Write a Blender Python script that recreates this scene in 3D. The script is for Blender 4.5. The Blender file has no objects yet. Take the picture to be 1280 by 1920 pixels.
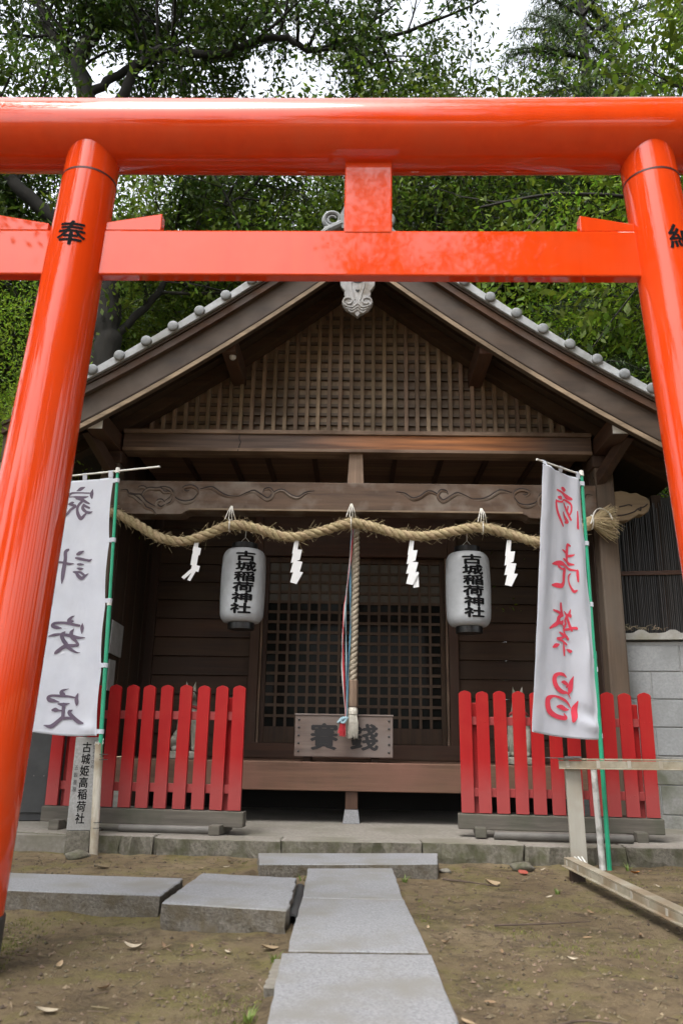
import bpy, bmesh, math, random
import numpy as np
from mathutils import Vector, Matrix, noise
R = math.radians
SC = bpy.context.scene
COL = SC.collection

# ------------------------------------------------------------------ camera, sky, sun, exposure
PITCH, ROLL = R(15.8), R(1.0)
fwd = Vector((0, math.cos(PITCH), math.sin(PITCH))); up0 = Vector((0, -math.sin(PITCH), math.cos(PITCH))); rt0 = Vector((1, 0, 0))
rt = rt0*math.cos(ROLL) + up0*math.sin(ROLL); up = -rt0*math.sin(ROLL) + up0*math.cos(ROLL)
cam = bpy.data.cameras.new('camera'); camo = bpy.data.objects.new('camera', cam); COL.objects.link(camo)
camo.matrix_world = Matrix(((rt.x, up.x, -fwd.x, 0), (rt.y, up.y, -fwd.y, 0), (rt.z, up.z, -fwd.z, 0.70), (0, 0, 0, 1)))
cam.sensor_fit = 'VERTICAL'; cam.sensor_height = 36; cam.sensor_width = 24; cam.lens = 28.0
cam.clip_start = 0.05; cam.clip_end = 600
cam.dof.use_dof = True; cam.dof.focus_distance = 6.3; cam.dof.aperture_fstop = 4.5
SC.camera = camo

SUN_EL, SUN_AZ = R(62), R(215)            # azimuth clockwise from +Y: behind the camera, to its left
wd = bpy.data.worlds.new('World'); SC.world = wd; wd.use_nodes = True
nt = wd.node_tree; nt.nodes.clear()
wo = nt.nodes.new('ShaderNodeOutputWorld'); bg = nt.nodes.new('ShaderNodeBackground')
sky = nt.nodes.new('ShaderNodeTexSky'); sky.sky_type = 'NISHITA'; sky.sun_disc = False
sky.sun_elevation = SUN_EL; sky.sun_rotation = SUN_AZ; sky.air_density = 1.0; sky.dust_density = 4.0; sky.ozone_density = 1.0
hs = nt.nodes.new('ShaderNodeHueSaturation'); hs.inputs['Saturation'].default_value = 0.24; hs.inputs['Value'].default_value = 1.0
nt.links.new(sky.outputs[0], hs.inputs['Color']); nt.links.new(hs.outputs[0], bg.inputs['Color'])
bg.inputs['Strength'].default_value = 0.15
nt.links.new(bg.outputs[0], wo.inputs['Surface'])
sl = bpy.data.lights.new('sun', 'SUN'); sl.energy = 0.5; sl.angle = R(30); sl.color = (1.0, 0.98, 0.95)
so = bpy.data.objects.new('sun', sl); COL.objects.link(so)
tosun = Vector((math.sin(SUN_AZ)*math.cos(SUN_EL), math.cos(SUN_AZ)*math.cos(SUN_EL), math.sin(SUN_EL)))
so.rotation_euler = tosun.to_track_quat('Z', 'Y').to_euler(); so.location = tosun*40
SC.view_settings.view_transform = 'Standard'; SC.view_settings.look = 'None'
SC.view_settings.exposure = 1.95; SC.view_settings.gamma = 1.0
SC.cycles.max_bounces = 7; SC.cycles.diffuse_bounces = 4; SC.cycles.glossy_bounces = 3; SC.cycles.transparent_max_bounces = 8
SC.cycles.use_denoising = True; SC.cycles.sample_clamp_indirect = 6.0

# ------------------------------------------------------------------ materials
MATS = {}
def mat(name, c1, c2=None, scale=8.0, stretch=(1, 1, 1), rough=0.75, bump=0.25, bdist=0.004, blotch=None, bl_scale=1.2, coat=0.0, spec=0.5, island=0.0, trans=0.0, detail=8.0, rvar=0.1):
    if name in MATS: return MATS[name]
    m = bpy.data.materials.new(name); m.use_nodes = True; MATS[name] = m
    n, l = m.node_tree.nodes, m.node_tree.links
    p = n['Principled BSDF']
    c2 = c2 or c1
    tc = n.new('ShaderNodeTexCoord'); oi = n.new('ShaderNodeObjectInfo')
    ad = n.new('ShaderNodeVectorMath'); ad.operation = 'MULTIPLY_ADD'
    ad.inputs[1].default_value = (1, 1, 1); l.new(tc.outputs['Object'], ad.inputs[0])
    mu = n.new('ShaderNodeMath'); mu.operation = 'MULTIPLY'; mu.inputs[1].default_value = 17.0
    l.new(oi.outputs['Random'], mu.inputs[0]); l.new(mu.outputs[0], ad.inputs[2])
    mp = n.new('ShaderNodeMapping'); mp.inputs['Scale'].default_value = stretch; l.new(ad.outputs[0], mp.inputs['Vector'])
    nz = n.new('ShaderNodeTexNoise'); nz.inputs['Scale'].default_value = scale; nz.inputs['Detail'].default_value = detail; nz.inputs['Roughness'].default_value = 0.62
    l.new(mp.outputs[0], nz.inputs['Vector'])
    cr = n.new('ShaderNodeValToRGB'); cr.color_ramp.elements[0].position = 0.3; cr.color_ramp.elements[1].position = 0.7
    cr.color_ramp.elements[0].color = (*c1, 1); cr.color_ramp.elements[1].color = (*c2, 1)
    l.new(nz.outputs['Fac'], cr.inputs['Fac'])
    col = cr.outputs['Color']
    if blotch:
        n2 = n.new('ShaderNodeTexNoise'); n2.inputs['Scale'].default_value = bl_scale; n2.inputs['Detail'].default_value = 6
        l.new(ad.outputs[0], n2.inputs['Vector'])
        r2 = n.new('ShaderNodeValToRGB'); r2.color_ramp.elements[0].position = 0.45; r2.color_ramp.elements[1].position = 0.68
        r2.color_ramp.elements[0].color = (0, 0, 0, 1); r2.color_ramp.elements[1].color = (1, 1, 1, 1)
        l.new(n2.outputs['Fac'], r2.inputs['Fac'])
        mx = n.new('ShaderNodeMix'); mx.data_type = 'RGBA'
        l.new(r2.outputs['Color'], mx.inputs['Factor']); l.new(col, mx.inputs['A']); mx.inputs['B'].default_value = (*blotch, 1)
        col = mx.outputs['Result']
    if island:
        g = n.new('ShaderNodeNewGeometry'); h = n.new('ShaderNodeHueSaturation')
        mr = n.new('ShaderNodeMapRange'); mr.inputs['To Min'].default_value = 1 - island; mr.inputs['To Max'].default_value = 1 + island
        l.new(g.outputs['Random Per Island'], mr.inputs['Value']); l.new(mr.outputs[0], h.inputs['Value']); l.new(col, h.inputs['Color'])
        m2 = n.new('ShaderNodeMapRange'); m2.inputs['To Min'].default_value = .5-.055*island; m2.inputs['To Max'].default_value = .5+.055*island
        fr = n.new('ShaderNodeMath'); fr.operation = 'FRACT'; m9 = n.new('ShaderNodeMath'); m9.operation = 'MULTIPLY'; m9.inputs[1].default_value = 37.3
        l.new(g.outputs['Random Per Island'], m9.inputs[0]); l.new(m9.outputs[0], fr.inputs[0]); l.new(fr.outputs[0], m2.inputs['Value'])
        l.new(m2.outputs[0], h.inputs['Hue'])
        col = h.outputs['Color']
    l.new(col, p.inputs['Base Color'])
    rr = n.new('ShaderNodeMapRange'); rr.inputs['To Min'].default_value = max(0.02, rough - rvar); rr.inputs['To Max'].default_value = min(1, rough + rvar)
    l.new(nz.outputs['Fac'], rr.inputs['Value']); l.new(rr.outputs[0], p.inputs['Roughness'])
    p.inputs['Specular IOR Level'].default_value = spec
    if coat: p.inputs['Coat Weight'].default_value = coat; p.inputs['Coat Roughness'].default_value = 0.035
    if bump:
        b = n.new('ShaderNodeBump'); b.inputs['Strength'].default_value = bump; b.inputs['Distance'].default_value = bdist
        l.new(nz.outputs['Fac'], b.inputs['Height']); l.new(b.outputs[0], p.inputs['Normal'])
    if trans:
        t = n.new('ShaderNodeBsdfTranslucent'); ms = n.new('ShaderNodeMixShader'); ms.inputs[0].default_value = trans
        l.new(col, t.inputs['Color']); out = n['Material Output']
        l.new(p.outputs[0], ms.inputs[1]); l.new(t.outputs[0], ms.inputs[2]); l.new(ms.outputs[0], out.inputs['Surface'])
    return m

WD1, WD2 = (0.0233, 0.0106, 0.0046), (0.0713, 0.0358, 0.0172)
def wood(ax, tone='brown'):
    st = {'x': (.05, 1, 1), 'y': (1, .05, 1), 'z': (1, 1, .05)}[ax]
    if tone == 'brown': return mat('weathered_wood_'+ax, WD1, WD2, 26, st, 0.72, 0.5, 0.004, blotch=(0.0589, 0.0331, 0.0177), bl_scale=2.2, island=.2)
    if tone == 'red': return mat('reddish_wood_'+ax, (0.0376, 0.0147, 0.0069), (0.0858, 0.0362, 0.0182), 26, st, 0.68, 0.45, 0.004, blotch=(0.0695, 0.0391, 0.0224), bl_scale=2.0)
    if tone == 'grey': return mat('grey_wood_'+ax, (0.1534, 0.1064, 0.0695), (0.3373, 0.2443, 0.1636), 26, st, 0.8, 0.5, 0.004, blotch=(0.1173, 0.0787, 0.0482), bl_scale=2.5, island=.24)
    if tone == 'dark': return mat('dark_wood_'+ax, (0.0184, 0.0093, 0.0044), (0.0486, 0.0251, 0.0120), 26, st, 0.72, 0.45, 0.004, island=.2)
    if tone == 'pale': return mat('pale_carved_wood_'+ax, (0.1226, 0.0845, 0.0462), (0.2262, 0.1609, 0.0923), 22, st, 0.8, 0.5, 0.004)
VERM = mat('vermilion_gloss_paint', (0.6392, 0.0470, 0.0056), (0.7050, 0.0583, 0.0075), 16.0, (1, 1, 0.05), 0.5, 0.12, 0.0010, coat=1.0, rvar=0.05, detail=4, spec=0.0, blotch=(0.64, 0.062, 0.014), bl_scale=5)
BLACKP = mat('black_base_paint', (0.02, 0.02, 0.022), (0.045, 0.045, 0.045), 9, rough=0.5)
INK = mat('black_ink', (0.006, 0.006, 0.007), (0.011, 0.011, 0.012), 10, rough=0.8, bump=0, spec=.08)
GRAN = mat('grey_granite', (0.1360, 0.1384, 0.1456), (0.2880, 0.2920, 0.3000), 130, rough=0.8, bump=0.5, bdist=0.002, blotch=(0.1800, 0.1744, 0.1600), bl_scale=4.5)
GRANS = mat('rough_granite_side', (0.075, 0.065, 0.05), (0.19, 0.172, 0.145), 90, rough=0.92, bump=1.0, bdist=0.008, blotch=(0.095, 0.078, 0.05), bl_scale=16)
CONC = mat('old_concrete', (0.1530, 0.1386, 0.1173), (0.2550, 0.2346, 0.2040), 40, rough=0.92, bump=0.6, bdist=0.004, blotch=(0.1360, 0.1275, 0.0935), bl_scale=2.3)
KERB = mat('mossy_kerb_stone', (0.0850, 0.0765, 0.0578), (0.1955, 0.1785, 0.1462), 55, rough=0.95, bump=0.9, bdist=0.008, blotch=(0.0723, 0.0723, 0.0382), bl_scale=9)
BLOCK = mat('concrete_block', (0.2480, 0.2560, 0.2600), (0.3440, 0.3520, 0.3560), 55, rough=0.92, bump=0.5, bdist=0.003, blotch=(0.2160, 0.2240, 0.2200), bl_scale=2.5)
TILE = mat('grey_roof_tile', (0.1406, 0.1517, 0.1591), (0.2516, 0.2627, 0.2701), 22, rough=0.7, bump=0.4, bdist=0.003, blotch=(0.1184, 0.1221, 0.1110), bl_scale=9)
STRAW = mat('straw', (0.2408, 0.1806, 0.0903), (0.4472, 0.3612, 0.2150), 40, rough=0.85, bump=0.5, bdist=0.004, island=0.22)
PAPER = mat('white_paper', (0.80, 0.80, 0.80), (0.86, 0.86, 0.86), 6, rough=0.8, bump=0, trans=0.25)
CLOTH = mat('white_banner_cloth', (0.64, 0.66, 0.73), (0.72, 0.74, 0.80), 5, rough=0.7, bump=0.12, bdist=0.004, trans=0.3)
LANT = mat('lantern_paper', (0.42, 0.44, 0.46), (0.52, 0.54, 0.56), 14, rough=0.6, bump=0.08, trans=0.12)
GREENP = mat('green_plastic_pole', (0.010, 0.25, 0.13), (0.02, 0.34, 0.19), 4, rough=0.35, bump=0)
WHITEP = mat('dirty_white_plastic', (0.5400, 0.5220, 0.4680), (0.7020, 0.6930, 0.6570), 12, rough=0.6, bump=0.1)
REDINK = mat('red_dye', (0.62, 0.035, 0.075), (0.72, 0.05, 0.08), 8, rough=0.75, bump=0)
PURP = mat('faded_black_dye', (0.085, 0.065, 0.105), (0.12, 0.085, 0.12), 8, rough=0.75, bump=0)
STONE = mat('fox_stone', (0.20, 0.185, 0.155), (0.34, 0.32, 0.28), 30, rough=0.9, bump=0.6, bdist=0.004, blotch=(0.12, 0.12, 0.085), bl_scale=8)
METAL = mat('dark_painted_metal', (0.022, 0.023, 0.024), (0.045, 0.046, 0.046), 6, rough=0.55)

# ------------------------------------------------------------------ object helpers
def tag(o, label=None, cat=None, group=None, kind=None):
    if label: o['label'] = label
    if cat: o['category'] = cat
    if group: o['group'] = group
    if kind: o['kind'] = kind
    return o
def thing(name, label, cat, loc=(0, 0, 0), rz=0.0, group=None):
    o = bpy.data.objects.new(name, None); COL.objects.link(o); o.empty_display_size = 0.1
    o.location = loc; o.rotation_euler = (0, 0, rz)
    return tag(o, label, cat, group)
def setmesh(me, smooth, ang=40):
    if smooth:
        me.polygons.foreach_set('use_smooth', [True]*len(me.polygons))
        try: me.set_sharp_from_angle(angle=R(ang))
        except Exception: pass
def link(name, me, m, parent=None, bevel=0):
    o = bpy.data.objects.new(name, me); COL.objects.link(o)
    if m is not None and not me.materials: me.materials.append(m)
    if parent: o.parent = parent
    if bevel:
        b = o.modifiers.new('bevel', 'BEVEL'); b.width = bevel; b.segments = 2; b.limit_method = 'ANGLE'; b.angle_limit = R(35)
    return o
class MB:
    def __init__(s): s.v = []; s.f = []
    def add(s, vs, fs):
        k = len(s.v); s.v += [tuple(p) for p in vs]; s.f += [tuple(i+k for i in f) for f in fs]; return s
    def box(s, x0, x1, y0, y1, z0, z1, M=None):
        vs = [Vector(p) for p in ((x0,y0,z0),(x1,y0,z0),(x1,y1,z0),(x0,y1,z0),(x0,y0,z1),(x1,y0,z1),(x1,y1,z1),(x0,y1,z1))]
        if M is not None: vs = [M @ p for p in vs]
        return s.add(vs, [(3,2,1,0),(4,5,6,7),(0,1,5,4),(1,2,6,5),(2,3,7,6),(3,0,4,7)])
    def frustum(s, cx, cy, z0, z1, w0, w1):
        a, b = w0/2, w1/2
        return s.add([(cx-a,cy-a,z0),(cx+a,cy-a,z0),(cx+a,cy+a,z0),(cx-a,cy+a,z0),(cx-b,cy-b,z1),(cx+b,cy-b,z1),(cx+b,cy+b,z1),(cx-b,cy+b,z1)],
                     [(3,2,1,0),(4,5,6,7),(0,1,5,4),(1,2,6,5),(2,3,7,6),(3,0,4,7)])
    def bar(s, p, q, w, h, upv=(0, 0, 1)):
        p, q = Vector(p), Vector(q); d = (q-p).normalized(); u = Vector(upv); x = d.cross(u).normalized(); u = x.cross(d)
        vs = [e + x*(a*w/2) + u*(b*h/2) for e in (p, q) for a, b in ((-1,-1),(1,-1),(1,1),(-1,1))]
        return s.add(vs, [(3,2,1,0),(4,5,6,7),(0,1,5,4),(1,2,6,5),(2,3,7,6),(3,0,4,7)])
    def tube(s, pts, rad, n=8, cap=True):
        pts = [Vector(p) for p in pts]
        if not hasattr(rad, '__len__'): rad = [rad]*len(pts)
        k = len(s.v); ref = None
        for i, p in enumerate(pts):
            d = (pts[min(i+1, len(pts)-1)] - pts[max(i-1, 0)])
            if d.length < 1e-9: d = Vector((0, 0, 1))
            d.normalize()
            if ref is None: ref = d.orthogonal().normalized()
            x = ref - d*ref.dot(d)
            if x.length < 1e-6: x = d.orthogonal()
            x.normalize(); ref = x; y = d.cross(x)
            for j in range(n):
                a = 2*math.pi*j/n; q = p + (x*math.cos(a) + y*math.sin(a))*rad[i]; s.v.append(tuple(q))
        for i in range(len(pts)-1):
            for j in range(n):
                a, b = k+i*n+j, k+i*n+(j+1) % n
                s.f.append((a, b, b+n, a+n))
        if cap:
            s.f.append(tuple(k+j for j in range(n))[::-1]); s.f.append(tuple(k+(len(pts)-1)*n+j for j in range(n)))
        return s
    def lathe(s, prof, c=(0, 0, 0), n=32, axis='z'):
        k = len(s.v)
        for r, z in prof:
            for j in range(n):
                a = 2*math.pi*j/n; x, y = r*math.cos(a), r*math.sin(a)
                s.v.append((c[0]+x, c[1]+y, c[2]+z) if axis == 'z' else (c[0]+x, c[1]-z, c[2]+y))
        for i in range(len(prof)-1):
            for j in range(n):
                a, b = k+i*n+j, k+i*n+(j+1) % n
                s.f.append((a, b, b+n, a+n))
        s.f.append(tuple(k+j for j in range(n))[::-1]); s.f.append(tuple(k+(len(prof)-1)*n+j for j in range(n)))
        return s
    def prism(s, poly, y0, y1):                 # polygon in (x, z), counter-clockwise seen from -y, extruded along y
        n = len(poly)
        vs = [(x, y0, z) for x, z in poly] + [(x, y1, z) for x, z in poly]
        fs = [tuple(range(n)), tuple(range(2*n-1, n-1, -1))] + [(i, i+n, (i+1) % n + n, (i+1) % n) for i in range(n)]
        return s.add(vs, fs)
    def mesh(s, name):
        me = bpy.data.meshes.new(name); me.from_pydata(s.v, [], s.f); me.update(); return me
    def build(s, name, m, parent=None, bevel=0, smooth=False, ang=40):
        me = s.mesh(name)
        bm = bmesh.new(); bm.from_mesh(me); bmesh.ops.recalc_face_normals(bm, faces=bm.faces); bm.to_mesh(me); bm.free()
        setmesh(me, smooth, ang); return link(name, me, m, parent, bevel)
def spline(pts, k=8):
    P = [Vector(p) for p in pts]; P = [P[0]*2-P[1]] + P + [P[-1]*2-P[-2]]; out = []
    for i in range(1, len(P)-2):
        a, b, c, d = P[i-1:i+3]
        for j in range(k):
            t = j/k; out.append(0.5*((2*b)+(c-a)*t+(2*a-5*b+4*c-d)*t*t+(3*b-a-3*c+d)*t**3))
    out.append(P[-2]); return out
def text_flat(s, size, shifts=(0,), maxedge=0.02, sx=1.0, res=2):
    """glyph outline as (verts2d, faces), centred; several shifted copies give the brush weight"""
    cu = bpy.data.curves.new('glyph', 'FONT'); cu.body = s; cu.size = size; cu.align_x = 'CENTER'; cu.align_y = 'CENTER'; cu.resolution_u = res
    o = bpy.data.objects.new('glyph', cu); COL.objects.link(o)
    dg = bpy.context.evaluated_depsgraph_get(); me = bpy.data.meshes.new_from_object(o.evaluated_get(dg))
    bpy.data.objects.remove(o); bpy.data.curves.remove(cu)
    bm = bmesh.new(); bm.from_mesh(me); bpy.data.meshes.remove(me)
    for _ in range(5):
        es = [e for e in bm.edges if e.calc_length()*sx > maxedge]
        if not es: break
        bmesh.ops.subdivide_edges(bm, edges=es, cuts=1)
        bmesh.ops.triangulate(bm, faces=bm.faces)
    if len(bm.verts):
        xs = [v.co.x for v in bm.verts]; ys = [v.co.y for v in bm.verts]
        cx, cy = (min(xs)+max(xs))/2, (min(ys)+max(ys))/2
    else: cx = cy = 0
    bm.verts.ensure_lookup_table(); bm.verts.index_update()
    V = [((v.co.x-cx)*sx, v.co.y-cy) for v in bm.verts]; F = [tuple(v.index for v in f.verts) for f in bm.faces]; bm.free()
    vs, fs = [], []
    for k, sh in enumerate(shifts):
        dx, dy = sh if isinstance(sh, tuple) else (sh, 0)
        b = len(vs); vs += [(x+dx, y+dy, k) for x, y in V]; fs += [tuple(i+b for i in f) for f in F]
    return vs, fs
def bold(w): return ((0, 0), (w, 0), (-w, 0), (0, w*.7), (0, -w*.7))
def text_part(name, items, fn, m, parent):
    """items: (string, size, cx, cy, weight, sx); fn(x, y, k) -> point on the surface"""
    mb = MB()
    for s, size, cx, cy, w, sx, me in items:
        vs, fs = text_flat(s, size, bold(w), me, sx)
        mb.add([fn(x+cx, y+cy, k) for x, y, k in vs], fs)
    me = mb.mesh(name); return link(name, me, m, parent)

# the shrine's own frame: u along the facade, d into depth, z up
AY = R(1.2); SO = Vector((0.11, 6.2, 0))
def W(u, d, z): return SO + Vector((math.cos(AY)*u + math.sin(AY)*d, -math.sin(AY)*u + math.cos(AY)*d, z))
random.seed(7)
# ------------------------------------------------------------------ ground
BANKS = ((-.15, .30, 1.7, 4.5), (-.43, .585, 4.45, 5.0), (-.65, -.172, 3.24, 3.95), (-2.2, -.68, 3.5, 3.95), (-3, 3, 5.10, 6))
def ground_h(x, y):
    if abs(x) > 5 or y > 9 or y < 0.5: return 0.0
    p = Vector((x, y, 0))
    h = noise.noise(p*1.3)*0.014 + noise.noise(p*4.1+Vector((3, 1, 0)))*0.009 + noise.noise(p*11)*0.006 + abs(noise.noise(p*23))*0.007
    d = min(abs(x-0.08)-0.28, 1) if y < 4.9 else 1
    h *= 0.35 if d < 0 else 1
    for x0, x1, y0, y1 in BANKS:
        dx, dy = max(x0-x, x-x1, 0), max(y0-y, y-y1, 0); q = math.hypot(dx, dy)
        if 0 < q < .2: h += .022*math.exp(-q/.035)*(.45+noise.noise(p*6)+.3)
    return h - 0.004
def ground():
    xs = np.concatenate([[-200, -90, -40, -20, -10, -6], np.arange(-4, 4.001, 0.04), [6, 10, 20, 40, 90, 200]])
    ys = np.concatenate([[-200, -90, -40, -15, -6, -2, 0], np.arange(1.0, 5.6, 0.03), np.arange(5.7, 9, .2), [12, 20, 40, 90, 200]])
    nx, ny = len(xs), len(ys)
    v = [(x, y, ground_h(x, y)) for y in ys for x in xs]
    f = [(j*nx+i, j*nx+i+1, (j+1)*nx+i+1, (j+1)*nx+i) for j in range(ny-1) for i in range(nx-1)]
    me = bpy.data.meshes.new('ground'); me.from_pydata(v, [], f); setmesh(me, True, 180)
    m = bpy.data.materials.new('soil_with_moss'); m.use_nodes = True; n, l = m.node_tree.nodes, m.node_tree.links; p = n['Principled BSDF']
    tc = n.new('ShaderNodeTexCoord')
    def nz(s, d=8, r=.6):
        k = n.new('ShaderNodeTexNoise'); k.inputs['Scale'].default_value = s; k.inputs['Detail'].default_value = d; k.inputs['Roughness'].default_value = r
        l.new(tc.outputs['Object'], k.inputs['Vector']); return k
    def ramp(src, stops):
        k = n.new('ShaderNodeValToRGB'); e = k.color_ramp.elements
        while len(e) < len(stops): e.new(.5)
        for q, (pos, c) in zip(e, stops): q.position = pos; q.color = (*c, 1)
        l.new(src, k.inputs['Fac']); return k.outputs['Color']
    def mix(fac, a, b):
        k = n.new('ShaderNodeMix'); k.data_type = 'RGBA'; l.new(fac, k.inputs['Factor']); l.new(a, k.inputs['A'])
        if isinstance(b, tuple): k.inputs['B'].default_value = (*b, 1)
        else: l.new(b, k.inputs['B'])
        return k.outputs['Result']
    n1, n2, n3, n4 = nz(1.7), nz(14, 10, .7), nz(70, 6, .7), nz(3.3, 7)
    base = ramp(n1.outputs['Fac'], [(.3, (0.1320, 0.0968, 0.0535)), (.5, (0.1892, 0.1426, 0.0819)), (.7, (0.2508, 0.1954, 0.1212))])
    crumbs = ramp(n2.outputs['Fac'], [(.36, (0, 0, 0)), (.5, (1, 1, 1)), (.62, (1, 1, 1)), (.72, (.25, .25, .25))])
    c = mix(crumbs, ramp(n3.outputs['Fac'], [(.3, (0.060, 0.042, 0.026)), (.7, (0.15, 0.108, 0.066))]), base)
    mo = ramp(n4.outputs['Fac'], [(.48, (0, 0, 0)), (.60, (.7, .7, .7)), (.74, (1, 1, 1))])
    mb_ = n.new('ShaderNodeMath'); mb_.operation = 'MULTIPLY'; l.new(mo, mb_.inputs[0])
    sp = ramp(n3.outputs['Fac'], [(.35, (.2, .2, .2)), (.6, (1, 1, 1))]); l.new(sp, mb_.inputs[1])
    c = mix(mb_.outputs[0], c, ramp(n3.outputs['Fac'], [(.3, (0.095, 0.092, 0.020)), (.7, (0.21, 0.19, 0.060))]))
    n5 = nz(5.5, 12, .72)
    c = mix(ramp(n5.outputs['Fac'], [(.50, (0, 0, 0)), (.60, (.55, .55, .55)), (.72, (.8, .8, .8))]), c, ramp(n3.outputs['Fac'], [(.3, (0.038, 0.028, 0.018)), (.7, (0.11, 0.082, 0.052))]))
    l.new(c, p.inputs['Base Color']); p.inputs['Roughness'].default_value = 0.95; p.inputs['Specular IOR Level'].default_value = 0.25
    ad = n.new('ShaderNodeMath'); ad.operation = 'ADD'; l.new(n2.outputs['Fac'], ad.inputs[0]); l.new(n3.outputs['Fac'], ad.inputs[1])
    b = n.new('ShaderNodeBump'); b.inputs['Strength'].default_value = 1.0; b.inputs['Distance'].default_value = 0.02
    l.new(ad.outputs[0], b.inputs['Height']); l.new(b.outputs[0], p.inputs['Normal'])
    return tag(link('ground', me, m), kind='structure')
ground()

def scatter_ok(x, y):
    if -0.19 < x < 0.34 and y < 4.6: return False
    if y > 5.02: return False
    if -0.5 < x < 0.62 and 4.35 < y < 5.1: return False
    if -0.72 < x < -0.14 and 3.15 < y < 4.0: return False
    if x < -0.66 and 3.42 < y < 4.02: return False
    return True
rng = random.Random(3)
mb = MB()
for _ in range(15000):                                   # crumbs of soil and grit
    y = 1.5 + 3.6*rng.random()**1.3; x = rng.uniform(-1, 1)*(0.35+0.42*y) + .05
    if not scatter_ok(x, y): continue
    r = 0.0020 + 0.0085*rng.random()**4; z = ground_h(x, y) + r*.25
    pts = [Vector((rng.uniform(.6, 1.2)*a*r, rng.uniform(.6, 1.2)*b*r, rng.uniform(.5, 1)*c*r)) for a, b, c in ((1,0,0),(-1,0,0),(0,1,0),(0,-1,0),(0,0,1),(0,0,-1))]
    mb.add([p+Vector((x, y, z)) for p in pts], [(0,2,4),(2,1,4),(1,3,4),(3,0,4),(2,0,5),(1,2,5),(3,1,5),(0,3,5)])
tag(mb.build('soil_crumbs', mat('soil_grit', (0.055, 0.040, 0.025), (0.185, 0.138, 0.088), 30, rough=.95, bump=0, island=.42)), 'small crumbs of soil and grit strewn over the bare ground', 'grit', kind='stuff')
mb = MB()
for _ in range(800):                                     # bits of bark, needles and stalks
    y = 1.5 + 3.6*rng.random()**1.2; x = rng.uniform(-1, 1)*(0.35+0.42*y)
    if not scatter_ok(x, y): continue
    a = rng.uniform(0, 6.28); ln = rng.uniform(.012, .05); z = ground_h(x, y)+.004
    d = Vector((math.cos(a), math.sin(a), rng.uniform(-.1, .25)))*ln
    mb.bar((x, y, z), Vector((x, y, z))+d, .0025, .002)
tag(mb.build('plant_litter', mat('litter_bits', (0.06, 0.042, 0.027), (0.24, 0.18, 0.115), 20, rough=.9, bump=0, island=.5)), 'dry needles and bits of stalk scattered over the soil', 'litter', kind='stuff')

mb = MB(); rg = random.Random(31); k_ = 0
while k_ < 9000:
    y = 1.7 + 3.35*rg.random()**1.2; x = rg.uniform(-1, 1)*(.3+.42*y)
    if not scatter_ok(x, y): continue
    near = min(math.hypot(max(a-x, x-b, 0), max(c-y, y-d, 0)) for a, b, c, d in BANKS)
    if noise.noise(Vector((x*2.1+5, y*2.1, 2)))*.9 + .5*math.exp(-near/.05) < rg.uniform(.18, .5): k_ += .25; continue
    k_ += 1; z = ground_h(x, y)
    for _ in range(3):
        a = rg.uniform(0, 6.28); h = rg.uniform(.003, .010); w = .0022
        px, py = x+rg.uniform(-.008, .008), y+rg.uniform(-.008, .008)
        mb.add([(px-w*math.cos(a), py-w*math.sin(a), z-.002), (px+w*math.cos(a), py+w*math.sin(a), z-.002), (px+rg.uniform(-.006, .006), py+rg.uniform(-.006, .006), z+h)], [(0, 1, 2)])
tag(link('moss', mb.mesh('moss'), mat('moss_blades', (.075, .085, .014), (.17, .165, .040), 6, rough=.9, bump=0, island=.4)), 'low olive moss in patches on the soil and along the slab edges', 'moss', kind='stuff')

# rough-edged slab: a box with a slightly uneven outline
def slab(name, label, corners, z0, z1, m, ms, group=None, seed=1, rough=0.004, cat='paving slab', tilt=(0, 0)):
    rg = random.Random(seed); N = 14
    P = [Vector((*c, 0)) for c in corners]; out = []
    for i in range(4):
        a, b = P[i], P[(i+1) % 4]
        for k in range(N): out.append(a.lerp(b, k/N) + Vector((rg.uniform(-rough, rough), rg.uniform(-rough, rough), 0)))
    c = sum(P, Vector())/4
    t = thing(name, label, cat, (c.x, c.y, 0), 0, group)
    f = lambda p, z: (p.x-c.x, p.y-c.y, z + (p.x-c.x)*tilt[0] + (p.y-c.y)*tilt[1])
    top = MB(); n = len(out); ins = [p + (c-p).normalized()*.005 for p in out]
    top.add([f(p, z1) for p in ins], [tuple(range(n))])
    top.add([f(p, z1-.004) for p in out] + [f(p, z1) for p in ins], [(i, (i+1) % n, (i+1) % n+n, i+n) for i in range(n)])
    top.build('top_face', m, t)
    sd = MB(); rows = [z1-.004, z1*.6+z0*.4, z1*.25+z0*.75, z0]
    for r, z in enumerate(rows):
        sd.v += [f(p + Vector((rg.uniform(-1, 1), rg.uniform(-1, 1), 0))*(rough*1.1 if r else 0), z) for p in out]
    for r in range(3):
        for i in range(n): sd.f.append((r*n+i, (r+1)*n+i, (r+1)*n+(i+1) % n, r*n+(i+1) % n))
    sd.build('rough_side', ms, t)
    return t
slab('paving_slab', 'grey granite path slab farthest from the viewer, touching the step at the shrine', [(-.135, 3.66), (.288, 3.665), (.297, 4.52), (-.142, 4.52)], -.05, .05, GRAN, GRANS, 'granite slabs of the centre path', 1, .0025)
slab('paving_slab', 'middle grey granite slab of the centre path, between two others', [(-.146, 2.80), (.302, 2.81), (.290, 3.652), (-.138, 3.648)], -.05, .05, GRAN, GRANS, 'granite slabs of the centre path', 2, .0025)
slab('paving_slab', 'nearest grey granite path slab, cut by the bottom of the picture', [(-.150, 1.78), (.298, 1.78), (.303, 2.765), (-.160, 2.755)], -.05, .053, GRAN, GRANS, 'granite slabs of the centre path', 3, .0025)
slab('paving_slab', 'worn slab under the joint of the path, only its left end showing', [(-.192, 2.50), (.26, 2.50), (.27, 2.79), (-.186, 2.785)], -.05, .028, CONC, GRANS, None, 4, .004)
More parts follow.
